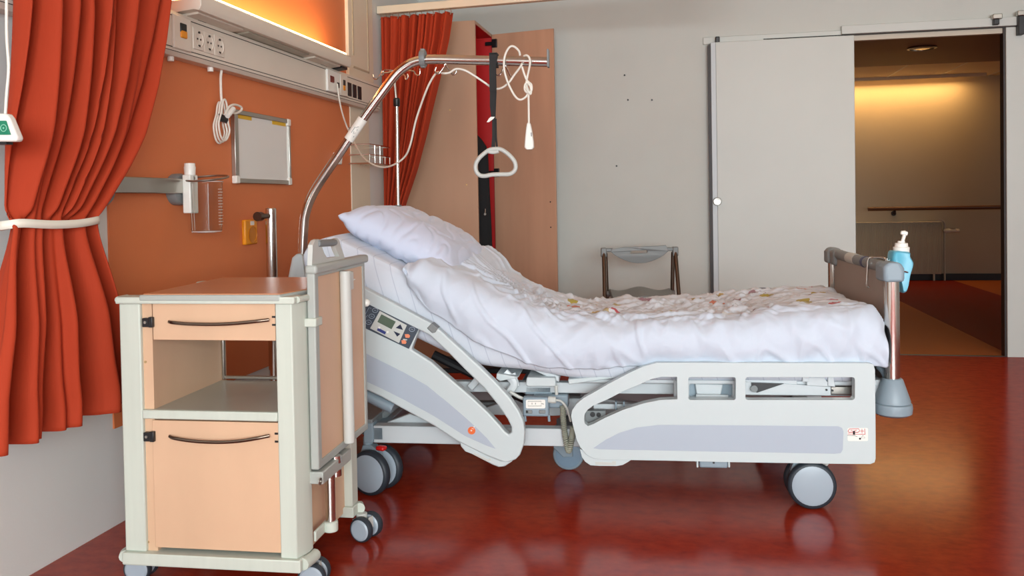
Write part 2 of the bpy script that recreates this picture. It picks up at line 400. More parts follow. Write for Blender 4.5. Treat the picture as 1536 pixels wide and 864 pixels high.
MB().lathe([(.001, .018), (.055, .016), (.09, .022), (.1, .03)], (p.x, p.y, 2.408), 'z', 32).build('reflector', M_chrome, t)
# handrail
a = ony(1302, 313.5, CW-.07); t = thing('corridor_handrail', 'long round wooden handrail on the corridor wall above the radiator', 'handrail', (a.x, CW-.07, a.z))
hz = a.z
MB().tube([(a.x, CW-.07, hz), (6.5, CW-.07, hz)], .024, 14).build('rail', mat('handrail_wood', (104, 66, 40), .35), t, bevel=.004)
for x in (a.x+.31, a.x+2.0, a.x+3.6): MB().tube([(x, CW-.07, hz-.02), (x, CW-.06, hz-.06), (x, CW, hz-.06)], .015, 10).lathe([(.03, 0), (.03, .012)], (x, CW-.012, hz-.06), 'y', 16).build('bracket', M_rubber, t)
# radiator
r0 = ony(1262, 335, CW-.08); r1 = ony(1412, 411, CW-.08)
x0, x1, zb_, zt_ = r0.x, r1.x, r1.z, r0.z+.01
t = thing('panel_radiator', 'cream ribbed panel radiator under the corridor handrail', 'radiator', (x0, CW-.06, zb_))
P = []
n = int((x1-x0)/.0167)
for i in range(n*4+1):
    x = x0+(x1-x0)*i/(n*4); dy = (.0, .006, .012, .006)[i % 4]
    P.append([(x, CW-.03, zb_), (x, CW-.085+0*dy, zb_), (x, CW-.105+dy, zb_+.03), (x, CW-.105+dy, zt_-.04), (x, CW-.085, zt_-.012), (x, CW-.03, zt_-.012)])
m_ = MB(); m_.grid(P, True); m_.build('ribbed_panel', M_rad, t, angle=50)
bx('top_grille', M_rad, (x0, CW-.11, zt_-.012), (x1, CW-.02, zt_), t, bevel=.004)
v = ony(1418, 346, CW-.08)
MB().tube([(x1-.12, CW-.06, zt_-.01), (v.x-.05, CW-.06, zt_+.015), (v.x-.005, CW-.06, zt_-.02), (v.x-.005, CW-.06, v.z)], .012, 10, 4).build('flow_pipe', M_rad, t)
MB().tube([(v.x-.005, CW-.06, v.z), (v.x-.005, CW-.06, 0)], .011, 10).build('down_pipe', M_rad, t)
MB().lathe([(.018, -.02), (.03, .0), (.03, .05), (.024, .055), (.024, .12), (.03, .125), (.028, .16)], (v.x, CW-.06, v.z), 'x', 20).build('thermostat_head', M_cream, t)
q = ony(1401, 408, CW-.06); MB().tube([(q.x, CW-.06, q.z+.02), (q.x, CW-.06, 0)], .013, 10).lathe([(.02, 0), (.02, .06)], (q.x, CW-.06, q.z), 'z', 12).build('return_pipe', M_rad, t)

# ================================================================ wall service trunking
XF = W+.065
zb1 = onx(236, 74, XF).z; zt1 = onx(500, 106, XF).z
t = thing('bedhead_trunking', 'long cream service trunking along the orange wall with sockets and switches', 'wall trunking', (W+.03, 3.4, zb1))
y0, y1 = 1.5, 5.13
prof = [(W, zb1-.004), (XF-.012, zb1-.004), (XF, zb1+.012), (XF, zt1), (XF-.006, zt1+.012), (W, zt1+.012)]
MB().prism(prof, lambda u, v: Vector((u, y0, v)), lambda u, v: Vector((u, y1, v))).build('trunking_body', M_trunk, t, bevel=.002)
gz = onx(236.7, 64, XF).z
MB().box((XF-.004, y0, gz), (XF+.0012, y1, gz+.003)).box((XF-.004, y0, gz-.013), (XF+.0012, y1, gz-.011)).box((XF-.004, y0, zt1-.008), (XF+.0012, y1, zt1-.005)).build('cover_seams', M_seam, t)
def plate(nm, pxc, pyc, w, hgt, th, m, par, bev=.004):
    p = onx(pxc, pyc, XF); return bx(nm, m, (XF-.002, p.y-w/2, p.z-hgt/2), (XF+th, p.y+w/2, p.z+hgt/2), par, bevel=bev), p
pl_, p = plate('switch_plate', 271, 50, .115, .125, .010, M_trunk, t)
plate('black_rocker', 271, 42.5, .04, .035, .015, M_dark, pl_); plate('amber_rocker', 271.5, 52, .04, .028, .016, M_amber, pl_)
for px_, py_ in ((297, 59), (312.5, 64.5), (328, 69.5)):
    p = onx(px_, py_, XF); s = MB()
    s.box((XF-.002, p.y-.038, p.z-.042), (XF+.004, p.y+.038, p.z+.042)); so = s.build('power_socket', M_trunk, t, bevel=.003)
    MB().lathe([(.031, .0045), (.034, .006), (.029, .007), (.027, -.0), (.001, -.0)], (XF, p.y, p.z), 'x', 24).build('socket_well', M_trunk, so)
    MB().box((XF, p.y-.006, p.z+.022), (XF+.007, p.y+.006, p.z+.03)).box((XF, p.y-.006, p.z-.03), (XF+.007, p.y+.006, p.z-.022)).lathe([(.004, 0), (.004, .006)], (XF, p.y-.011, p.z), 'x', 8).lathe([(.004, 0), (.004, .006)], (XF, p.y+.011, p.z), 'x', 8).build('contacts', M_seam, so)
pl_, p = plate('data_plate', 498, 122.5, .165, .115, .012, M_white, t)
plate('red_display', 495, 119, .05, .035, .016, mat('dark_red_display', (104, 24, 16), .3), pl_); plate('black_port', 504, 128, .03, .03, .016, M_dark, pl_)
pl_, p = plate('switch_plate', 513.5, 128.5, .10, .115, .012, M_trunk, t)
plate('black_rocker', 513.5, 124.5, .034, .034, .014, M_dark, pl_); plate('amber_rocker', 513.5, 132, .034, .03, .014, M_amber, pl_)
for px_, py_ in ((524, 134), (531.5, 136.8), (539, 139.5)): plate('blank_port', px_, py_, .055, .075, .004, M_dark, t, .002)
for px_, py_ in ((256, 87), (315.5, 103)):
    p = onx(px_, py_, W+.035); MB().lathe([(.012, 0), (.012, .022), (.02, .022), (.02, .036)], (p.x, p.y, p.z-.012), 'z', 16).build('fixing_knob', M_white, t)
# lamp on top of the trunking
c_ = ony(302, 26, 2.98); XL = c_.x
yA, yB = 2.98, onx(527, 95, XL).y
zf = onx(400, 51, XL).z; zf2 = onx(527, 84, XL).z
t = thing('bedhead_lamp', 'long cream wall lamp above the trunking, warm light shining upwards', 'wall lamp', (W+.06, (yA+yB)/2, zf))
zw = zt1+.014
prof = [(W, zw), (XL-.035, zf-.012+.012), (XL-.01, zf-.004), (XL, zf+.012), (XL, zf2-.006), (XL-.006, zf2), (XL-.02, zf2), (XL-.02, zf2-.02), (W, zf2-.02)]
MB().prism(prof, lambda u, v: Vector((u, yA, v)), lambda u, v: Vector((u, yB, v))).build('housing', M_lampbody, t, bevel=.002)
MB().box((W+.02, yA+.004, zf2-.018), (XL-.004, yB-.06, zf2+.005)).build('light_diffuser', mat('lamp_glow', (255, 220, 150), .4, emit=(255, 214, 140), estr=15), t)
sl = Matrix.Translation((0, 0, 0))
def under(nm, m, ya, yb, u0, u1, dz, par=t):   # a plate on the sloping underside
    f = lambda u: Vector((W+(XL-.035-W)*u, 0, zw+(zf-zw)*u-dz))
    a_, b_ = f(u0), f(u1)
    q = MB(); q.prism([(a_.x, a_.z), (b_.x, b_.z), (b_.x, b_.z+dz+.004), (a_.x, a_.z+dz+.004)], lambda u, v: Vector((u, ya, v)), lambda u, v: Vector((u, yb, v)))
    return q.build(nm, m, par, bevel=.0015)
under('reading_light_lens', mat('frosted_lens', (176, 170, 152), .3), 3.42, 4.02, .25, .95, .006)
under('control_tray', M_lampbody, 3.02, 3.36, .2, 1.0, .008); under('control_tray', M_lampbody, 4.08, 4.40, .2, 1.0, .008)
under('slot', M_seam, 3.10, 3.16, .3, .55, .0095); under('slot', M_seam, 4.26, 4.34, .3, .55, .0095); under('slot', M_dark, 4.42, 4.50, .45, 1.0, .011)
MB().box((W, yA, zt1+.011), (W+.03, yB, zw+.004)).build('painted_gap_shade', M_seam, t)  # dark strip paints the shade between lamp and trunking

# ---------------------------------------------------------------- small things on the orange wall
def wallx(px_, py_, d=.006): return onx(px_, py_, W+d)
# whiteboard
a, b = wallx(345.5, 172), wallx(432, 277)
yA, yB, zA, zB = a.y, b.y, b.z, wallx(431, 180).z
t = thing('whiteboard', 'small whiteboard in a grey metal frame on the orange wall', 'whiteboard', (W+.015, (yA+yB)/2, zA))
X0 = W+.006
bx('writing_surface', M_board, (X0, yA+.006, zA+.006), (X0+.012, yB-.006, zB-.006), t)
fr = MB(); e = .02
fr.box((X0, yA, zA), (X0+.02, yB, zA+e)).box((X0, yA, zB-e), (X0+.02, yB, zB)).box((X0, yA, zA+e), (X0+.02, yA+e*1.5, zB-e)).box((X0, yB-e*.7, zA+e), (X0+.02, yB, zB-e))
fr.build('frame', M_steel, t, bevel=.002)
for yy, zz in ((yA, zA), (yB-.03, zA), (yB-.03, zB-.03)): bx('corner_cap', M_white, (X0-.0, yy-.002, zz-.002), (X0+.023, yy+.032, zz+.032), t, bevel=.004)
for u in (.17, .80): bx('tape_strip', M_yellow, (X0+.011, yA+(yB-yA)*(u-.13), zB-e-.016), (X0+.0135, yA+(yB-yA)*(u+.13), zB-e), t)
# cable bundle with plug
p0 = wallx(332.5, 105, .04)
def wy(lst, d): return [onx(a_, b_, W+d) for a_, b_ in lst]
t = thing('hanging_cable', 'coiled white power cable hanging from the trunking beside the whiteboard', 'cable', (p0.x, p0.y, wallx(328, 215, .03).z))
MB().tube(wy([(332.5, 104), (331, 118), (331.5, 140), (332.5, 158), (331, 180)], .035), .0055, 10, 5).build('cable_drop', M_cable, t)
cb = MB()
for q, (dx, dy) in enumerate(((0, 0), (3.5, -2), (7, -4))):
    pts = []
    for i in range(14):
        a_ = 2*PI*i/14; pts.append(onx(329+dx*1.1+9.5*math.cos(a_)*(.9 if math.sin(a_) > 0 else .55), 187+dy+(28 if math.sin(a_) > 0 else 34)*math.sin(a_), W+.022+.012*q))
    cb.tube(pts, .0040, 8, 3, True)
cb.build('cable_coil', M_cable, t)
MB().tube(wy([(337, 172), (344, 160), (352, 157), (361, 160), (362, 165), (354, 170), (345, 168)], .06), .0048, 8, 5).build('cable_tail', M_cable, t)
MB().tube(wy([(341, 174), (350, 163)], .066), .011, 10).build('plug', M_white, t)
MB().tube(wy([(329, 176), (340, 179.5)], .04), .016, 10, flat=(1, .6)).build('tie_strap', M_dark, t)
# grey equipment rail
a, b = wallx(166, 278, .05), wallx(282, 283, .05)
t = thing('equipment_rail', 'flat grey metal equipment rail with round ends on the orange wall', 'wall rail', (a.x, a.y, a.z-.03))
zc = (wallx(170, 284, .05).z+wallx(170, 270, .05).z)/2; hh = .033
bx('bar', M_steel, (W+.045, a.y-.06, zc-hh+.005), (W+.055, b.y+.01, zc+hh-.005), t, bevel=.003)
for yy in (a.y-.02, b.y-.02): MB().lathe([(.06, 0), (.06, .03), (.055, .038), (.02, .04), (.02, .041)], (W+.005, yy, zc-.012), 'x', 28).build('end_mount', M_grey, t)
# suction jar in a wire hoop
c = wallx(300, 262, .10); zt_ = wallx(310, 276, .11).z; zb_ = wallx(304, 349, .11).z
jc = onx(309, 300, W+.115)
t = thing('suction_jar', 'clear plastic measuring jar hooked on the end of the grey wall rail', 'jar', (jc.x, jc.y, zb_))
R = .062; jt = onx(309, 272, W+.115).z
MB().lathe([(R*.86, 0), (R*.9, .006), (R, jt-zb_-.002), (R*1.04, jt-zb_), (R*1.0, jt-zb_-.001), (R*.975, jt-zb_-.01), (R*.875, .008), (.001, .007)], (jc.x, jc.y, zb_), 'z', 40).build('jar_body', M_clear, t)
M_rim = mat('jar_rim_highlight', (226, 214, 206), .2)  # pale rim plastic, its colour also paints the edge highlight
for rr_, zz_ in ((R*1.035, jt-.002), (R*.87, zb_+.004)): MB().tube([(jc.x+rr_*math.cos(2*PI*i/24), jc.y+rr_*math.sin(2*PI*i/24), zz_) for i in range(24)], .0016, 6, 2, True).build('rim_highlight_ring', M_rim, t)
for a_ in (-2.2, -1.9, -.9): MB().tube([(jc.x+R*.88*math.cos(a_), jc.y+R*.88*math.sin(a_), zb_+.01), (jc.x+R*.98*math.cos(a_), jc.y+R*.98*math.sin(a_), jt-.01)], .0012, 5).build('moulded_rib', M_rim, t)
mk = MB()
for i in range(13):
    z = zb_+.03+i*(jt-zb_-.05)/13; a0 = -.25; a1 = .15+.12*(i % 2)
    mk.tube([(jc.x+R*1.005*math.cos(a0+(a1-a0)*s/3), jc.y+R*1.005*math.sin(a0+(a1-a0)*s/3), z) for s in range(4)], .0011, 5)
mk.build('scale_marks', M_white, t)
hp = [(jc.x+R*1.25*math.cos(2*PI*i/16), jc.y+R*1.3*math.sin(2*PI*i/16)+.01, jt+.012+.012*math.sin(2*PI*i/16)) for i in range(16)]
MB().tube(hp, .004, 8, 3, True).build('wire_hoop', M_steel, t)
cl = onx(282, 290, W+.06)
MB().box((W+.052, cl.y-.025, cl.z-.075), (W+.085, cl.y+.03, cl.z+.07)).build('clamp_block', M_white, t, bevel=.004)
MB().lathe([(.02, 0), (.022, .03), (.02, .035), (.02, .045)], (W+.07, cl.y, cl.z+.068), 'z', 16).build('clamp_knob', M_white, t)
MB().tube([(W+.085, cl.y, jt+.012), (jc.x-R*1.2, jc.y-.02, jt+.012)], .008, 8).build('clamp_arm', M_steel, t)
# yellow socket
p = wallx(372, 348)
t = thing('yellow_wall_socket', 'small yellow power socket low on the orange wall', 'socket', (p.x, p.y, p.z-.05))
bx('socket_plate', M_amber, (W+.004, p.y-.055, p.z-.055), (W+.024, p.y+.055, p.z+.055), t, bevel=.006)
MB().lathe([(.036, 0), (.038, .003), (.034, .003), (.032, -.004), (.001, -.004)], (W+.0245, p.y+.008, p.z-.012), 'x', 28).build('socket_well', mat('amber_dark', (200, 120, 20), .4), t)
bx('label_tag', M_white, (W+.0235, p.y-.01, p.z+.03), (W+.0255, p.y+.022, p.z+.048), t)
# white corner clip
p = wallx(503, 238)
tag(MB().prism([(p.y-.035, p.z+.035), (p.y+.03, p.z+.02), (p.y+.01, p.z-.035), (p.y-.025, p.z-.03)], lambda u, v: Vector((W+.005, u, v)), lambda u, v: Vector((W+.04, u, v))).build('wall_clip', M_white, bevel=.006),
    'small white plastic clip on the orange wall behind the bed pole', 'clip')
# chrome tube standing by the wall behind the cabinet
p = onx(406, 312, W+.11)
t = thing('upright_chrome_tube', 'thick upright chrome tube standing before the orange wall', 'pole', (p.x, p.y, 0))
MB().tube([(p.x, p.y, .0), (p.x, p.y, p.z)], .024, 20).build('tube', M_chrome, t, bevel=.004)
MB().lathe([(.06, 0), (.06, .012), (.03, .016)], (p.x, p.y, 0), 'z', 24).build('foot_plate', M_steel, t)
k = onx(390, 318, W+.11)
MB().tube([(k.x+.0, k.y-.02, p.z-.035), (p.x, p.y, p.z-.035)], .011, 10).lathe([(.02, -.016), (.02, .016)], (k.x, k.y-.01, p.z-.035), 'y', 16).build('clamp_knob', M_bronze, t)
# wire rack on the column
t = thing('wire_rack', 'small chrome wire bottle rack on the pale column beside the curtain', 'rack', onx(535, 235, W+.02))
a, b = onx(524, 204, W+.02), onx(555, 246, W+.02); X1 = W+.14
wr = MB()
ya, yb = a.y, b.y+.02; z1_, z2_ = onx(540, 218, W+.05).z, onx(540, 232, W+.08).z; z3_ = onx(540, 245, W+.08).z
for z, xx in ((z1_, X1), (z2_, X1), (z3_, X1)):
    wr.tube([(W+.014, ya, z), (xx, ya, z), (xx, yb, z), (W+.014, yb, z)], .004, 8)
for u in (0, .25, .5, .75, 1): wr.tube([(X1, ya+(yb-ya)*u, z1_ if u in (.25, .5) else z2_), (X1, ya+(yb-ya)*u, z3_), (W+.014, ya+(yb-ya)*u, z3_)], .0035, 8)
wr.build('wire_frame', M_chrome, t)
hk = onx(521, 204, W+.02)
MB().box((W+.012, ya+.0, z1_+.02), (W+.03, ya+.03, z1_+.10)).build('mount_clip', M_steel, t, bevel=.003)

# ================================================================ curtains
def curtain(yz, n, folds, plane, axis, amp, seed, nx=260, nz=90, skew=0.):
    """yz: rows (z, u0, u1); folds: function(s, t) -> offset"""
    P = []
    zs = [r[0] for r in yz]
    for i in range(nz+1):
        z = zs[0]+(zs[-1]-zs[0])*i/nz
        u0 = interp([(-r[0], r[1]) for r in yz], -z); u1 = interp([(-r[0], r[2]) for r in yz], -z)
        row = []
        for j in range(nx+1):
            s = j/nx; d, ds = folds(s, z)
            u = u0+(u1-u0)*min(1, max(0, s+ds)); o = plane+d*amp
            row.append(Vector((o, u, z)) if axis == 'x' else Vector((u, o, z)))
        P.append(row)
    return P
XCUR = W+.15
def cy(px_, py_): p = onx(px_, py_, XCUR); return p.y, p.z
rowsR = [(240, -4), (231, 60), (217, 130), (197, 200), (175, 255), (153, 300), (137, 326), (136, 342), (148, 400), (160, 460), (172, 530), (182, 575), (182, 604)]
rowsL = [(34, -4), (31, 60), (27, 130), (21, 200), (16, 260), (12, 326), (10, 342), (-2, 400), (-14, 460), (-26, 540), (-34, 600), (-38, 690)]
RT = sorted([(-cy(*q)[1], cy(*q)[0]) for q in rowsR]); LT = sorted([(-cy(*q)[1], cy(*q)[0]) for q in rowsL])
zTie = cy(70, 335)[1]; zTop = 2.60; zBot = cy(182, 604)[1]
rows = [(zTop-(zTop-zBot)*i/80,)*1 for i in range(81)]
yz = [(z[0], interp(LT, -z[0]), interp(RT, -z[0])) for z in rows]
rnd = random.Random(3); ph = [rnd.uniform(0, 6.28) for _ in range(12)]
def pleat(x, k=1.8):   # rounded box pleats
    return math.tanh(k*math.sin(x))/math.tanh(k)
def fold_main(s, z):
    up = sst(zTie-.02, zTie+.05, z)
    sw = s+.035*math.sin(9*s+ph[0])+.02*math.sin(17*s+ph[1])+.015*math.sin(3*z+6*s)
    a = .66*pleat(2*PI*8*sw+ph[2]+.5*math.sin(2*z), 1.3)+.34*math.sin(2*PI*12.5*sw+ph[3]+1.6*z)+.12*math.sin(2*PI*21*sw+ph[4]+2*z)
    swl = s+.035*math.sin(6.28*s+ph[7])
    b = .8*pleat(2*PI*4.0*swl+1.2, 2.6)+.24*math.sin(2*PI*9*swl+ph[5]+2*z)
    sq = .45+.55*sst(0, .28, abs(z-zTie))
    if z < zTie: sq = .5+.7*sst(0, .3, zTie-z)
    return (a*up+b*(1-up))*sq, .012*math.sin(2*PI*6.5*sw+1+ph[2])*(1 if z > zTie else .6)
P = curtain(yz, 0, fold_main, XCUR, 'x', .06, 1, nx=340, nz=160)
struct(bx('trim_curtain_rail', M_cream, (XCUR-.03, .6, 2.60), (XCUR+.03, 3.4, CEIL)))
cur = thing('gathered_curtain', 'large orange-red curtain tied with a white band beside the cabinet', 'curtain', (XCUR, 2.3, zBot))
m_ = MB(); m_.grid(P); m_.build('curtain_cloth', M_curtain, cur, angle=80, solid=.004)
# hem stitching
hm = MB(); nR = len(P)
row = P[-5]; hm.tube([p+Vector((.003, 0, 0)) for p in row], .0016, 4); hm.build('hem_seam', mat('hem_thread', (176, 44, 18), .9), cur)
# tie band around the waist
ys = [q.y for q in P[min(range(nR), key=lambda i: abs(P[i][0].z-zTie))]]
ya, yb = min(ys)-.008, max(ys)+.012
loop = []
for i in range(40):
    a_ = 2*PI*i/40; c_, s_ = math.cos(a_), math.sin(a_)
    loop.append((XCUR+.046*math.copysign(abs(s_)**.5, s_), (ya+yb)/2+(yb-ya)/2*math.copysign(abs(c_)**.8, c_), zTie+.004*math.sin(3*a_)))
bt = MB(); Pb = []
for dz in (-.0115, .0115): Pb.append([Vector((x, y, z+dz)) for x, y, z in loop])
bt.grid(Pb, True); bt.build('tie_band', M_band, cur, solid=.0025, angle=30)
# curtain by the wardrobe
XT0 = Vector((W+.01, 5.30, 0)); 
a = ony(557, 13, 5.30); b = ony(845, -10, 5.22)
zr = a.z
def trk(x): return 5.30-.085*(x-W)
t = thing('curtain_track', 'cream ceiling curtain track crossing above the wardrobe', 'curtain track', (W+.9, trk(W+.9), 2.27))
ztr0, ztr1 = ony(600, 19.5, trk(-1.8)).z, ony(600, 8, trk(-1.8)).z
MB().prism([(W+.003, trk(W)-.025), (.4, trk(.4)-.025), (.4, trk(.4)+.025), (W+.003, trk(W)+.025)], lambda u, v: Vector((u, v, ztr0)), lambda u, v: Vector((u, v, ztr1))).build('track_profile', M_cream, t, bevel=.004)
for x in (W+.5, .2): MB().tube([(x, trk(x), ztr1-.002), (x, trk(x), CEIL+.002)], .008, 10).build('ceiling_rod', M_steel, t)
YC = 5.31
xs = [ony(p_, 24, trk(-1.7)).x for p_ in range(560, 684, 9)]
for x in xs: MB().tube([(x, trk(x), ztr0+.004), (x+.006, trk(x), ztr0-.02), (x, trk(x), ztr0-.035)], .003, 6).build('runner_hook', M_steel, t)
rowsR2 = [(682, 21), (676, 60), (664, 110), (651, 160), (640, 205), (626, 255), (610, 300), (600, 330)]
rowsL2 = [(558, 27), (557, 100), (556, 170), (554, 240), (552, 310), (552, 330)]
R2 = sorted([(-ony(*q, YC).z, ony(*q, YC).x) for q in rowsR2]); L2 = sorted([(-ony(*q, YC).z, ony(*q, YC).x) for q in rowsL2])
yz = []
for i in range(61):
    z = ztr0-.022-(ztr0-.47)*i/60
    yz.append((z, interp(L2, -z), interp(R2, -z)+(.10*sst(.9, .5, z) if z < .9 else 0)))
yz = [(z, max(W+.03, u0), max(u1, u0+.1)) for z, u0, u1 in yz]
def fold_back(s, z):
    sw = s+.02*math.sin(7*s+ph[8])
    return .62*pleat(2*PI*8*sw+ph[9], 1.2)+.35*math.sin(2*PI*14*sw+ph[10]+z)+.15*math.sin(2*PI*23*sw+ph[6]), .008*math.sin(2*PI*8*sw+ph[9]+1)
P = curtain(yz, 0, fold_back, 0, 'y', .034, 2, nx=260, nz=70)
for row in P:
    for p in row: p.y += trk(p.x)
c2 = MB(); c2.grid(P)
tag(c2.build('divider_curtain', M_curtain, angle=80, solid=.004), 'dark red curtain hanging from the track in front of the wardrobe side', 'curtain')

# ---------------------------------------------------------------- call handset hanging at the left edge
c = onx(0, 195, W+.235)
t = thing('call_handset', 'white handset with green panel hanging on a cord beside the big curtain', 'handset', (c.x, c.y, onx(0, 214, W+.235).z))
def hq(px_, py_): p = ony(px_+7, py_, c.y); return (p.x, p.z)
out = [hq(-24, 171), (hq(10, 171)[0], hq(10, 171)[1]), hq(15, 178), hq(27, 207), hq(25, 213), hq(-38, 213), hq(-38, 207)]
MB().prism(out, lambda u, v: Vector((u, c.y-.018, v)), lambda u, v: Vector((u, c.y+.006, v))).build('shell', M_white, t, bevel=.006, bseg=3)
MB().prism([hq(-30, 182), hq(11, 182), hq(18, 203), hq(-36, 203)], lambda u, v: Vector((u, c.y-.0205, v)), lambda u, v: Vector((u, c.y-.017, v))).build('green_panel', M_green, t, bevel=.001)
g = hq(8, 193); MB().tube([(g[0]+.0085*math.cos(a_/12*2*PI), c.y-.021, g[1]+.0085*math.sin(a_/12*2*PI)) for a_ in range(12)], .0009, 5, 1, True).lathe([(.002, -.001), (.002, .001)], (g[0], c.y-.0208, g[1]), 'y', 8).build('button_ring', mat('mint', (150, 214, 186), .5), t)
l_ = hq(0, 183), hq(1.5, 203); MB().tube([(l_[0][0], c.y-.0208, l_[0][1]), (l_[1][0], c.y-.0208, l_[1][1])], .0008, 5).build('panel_line', mat('mint', (150, 214, 186), .5), t)
bx('underside_slot', M_dark, (hq(-20, 214)[0], c.y-.012, hq(0, 217)[1]), (hq(8, 214)[0], c.y+.01, hq(0, 213)[1]), t)
q0 = hq(1, 170); MB().tube([(q0[0], c.y, q0[1]-.004), (hq(3, 140)[0], c.y, hq(3, 140)[1]), (hq(6, 100)[0], c.y, hq(6, 100)[1]), (hq(3, 50)[0], c.y, hq(3, 50)[1]), (hq(3, -40)[0], c.y, hq(3, -40)[1])], .0036, 10, 6).build('cord', M_cable, t)

# ================================================================ wardrobe
p = ony(738, 52, 6.13); XW = p.x; ZW = p.z; YN = onx(712, 28, XW).y; YW = 6.15; th = .02
t = thing('wardrobe', 'tall beech wardrobe with its door standing open and a red interior', 'wardrobe', ((W+XW)/2, (YN+YW)/2, 0))
bx('side_panel', M_woodW, (W+.01, YN, .0), (XW, YN+th, ZW), t, bevel=.001)
bx('side_panel', M_woodW, (W+.01, YW-th, .0), (XW, YW, ZW), t, bevel=.001)
bx('top_panel', M_woodW, (W+.01, YN+th, ZW-th), (XW, YW-th, ZW), t)
bx('back_panel', M_red, (W+.012, YN+th, .08), (W+.02, YW-th, ZW-th), t)
MB().box((W+.02, YW-th-.004, .1), (XW-.001, YW-th, ZW-th)).box((W+.02, YN+th, .1), (XW-.001, YN+th+.003, ZW-th)).box((W+.02, YN+th, ZW-th-.003), (XW-.001, YW-th, ZW-th)).build('interior_lining', M_red, t)
bx('bottom_panel', M_woodW, (W+.01, YN+th, .08), (XW, YW-th, .1), t)
bx('plinth', M_woodW, (W+.03, YN+th, 0), (XW-.03, YW-th, .08), t)
hx, hy = XW+.006, YW-.035
e_ = ony(830.5, 42, hy-.10)
ang = math.atan2(e_.y-hy, e_.x-hx); L_ = (Vector((e_.x, e_.y, 0))-Vector((hx, hy, 0))).length
DM = Matrix.Translation((hx, hy, 0)) @ Matrix.Rotation(ang, 4, 'Z')
dr = MB().box((0, -.009, .09), (L_, .009, ZW-.004), DM).build('door', M_woodD, t, bevel=.0012)
for zz in (ony(738, 66, hy).z, ony(748, 259, hy).z, .35):
    m_ = MB().box((.004, -.026, zz-.03), (.042, -.0085, zz+.03), DM).box((-.05, -.022, zz-.012), (.02, -.012, zz+.014), DM)
    m_.build('hinge', M_dark, dr, bevel=.003)
# screws on the panels
sc = MB()
for px_, py_ in ((675, 165), (700, 277)): 
    p = ony(px_, py_, YN); sc.lathe([(.005, -.002), (.005, .001)], (p.x, YN, p.z), 'y', 10)
sc.build('cover_caps', mat('brass_cap', (226, 190, 120), .4), t)
sc = MB()
for zz in (ony(821, 303, hy-.1).z, ony(821, 341, hy-.1).z): sc.lathe([(.005, -.0105), (.005, -.008)], (L_*.91, 0, zz), 'y', 10, DM)
sc.build('screw_holes', M_dark, dr)
# black garment hanging inside
gx = XW-.11; gy = YN+.22
gt = ony(722, 165, gy).z; gb = .55
P = []
for i in range(24):
    z = gt-(gt-gb)*i/23; w_ = .04+.17*sst(0, .25, i/23)+.03*i/23; row = []
    for j in range(40):
        a_ = 2*PI*j/40; row.append(Vector((gx-.10+w_*math.cos(a_)*(1+.08*math.sin(5*a_+i*.1)), gy+(.05+.05*i/23)*math.sin(a_)*(1+.15*math.sin(4*a_)), z)))
    P.append(row)
m_ = MB(); V = m_.grid(P, True); m_.bm.faces.new(V[0]); m_.bm.faces.new(V[-1][::-1])
gm = thing('hanging_garment', 'black garment with a metal zip pull hanging inside the wardrobe', 'garment', (gx-.1, gy, gb))
m_.build('garment_cloth', M_black, gm, angle=70)
zp = ony(728, 320, gy-.1)
MB().tube([(zp.x, gy-.10, zp.z+.03), (zp.x, gy-.11, zp.z)], .004, 8).lathe([(.008, -.003), (.008, .003)], (zp.x, gy-.11, zp.z-.006), 'y', 10).build('zip_pull', M_steel, gm)
MB().tube([(gx-.1, gy, gt-.02), (gx-.1, gy, gt+.05), (gx-.1, gy+.02, gt+.08), (gx-.1, gy+.02, gt+.1)], .003, 8, 3).build('hanger_hook', M_steel, gm)
MB().tube([(gx-.1, YN+th+.004, gt+.1), (gx-.1, YW-th-.005, gt+.1)], .012, 12).build('clothes_rod', M_steel, t)

# ================================================================ folding shower chair behind the bed
CYC = 5.6
a = ony(908, 376, CYC); b = ony(1011, 374, CYC); hgt = ony(950, 372, CYC).z
wd = (b.x-a.x); cxm = (a.x+b.x)/2; crot = .16
t = thing('shower_chair', 'grey folding shower chair standing before the back wall behind the bed', 'chair', (cxm, CYC, 0), crot)
CM = t.matrix_basis.copy()
zs = ony(960, 436, CYC).z; hw = wd/2+.01
def lc(p): return CM @ Vector(p)
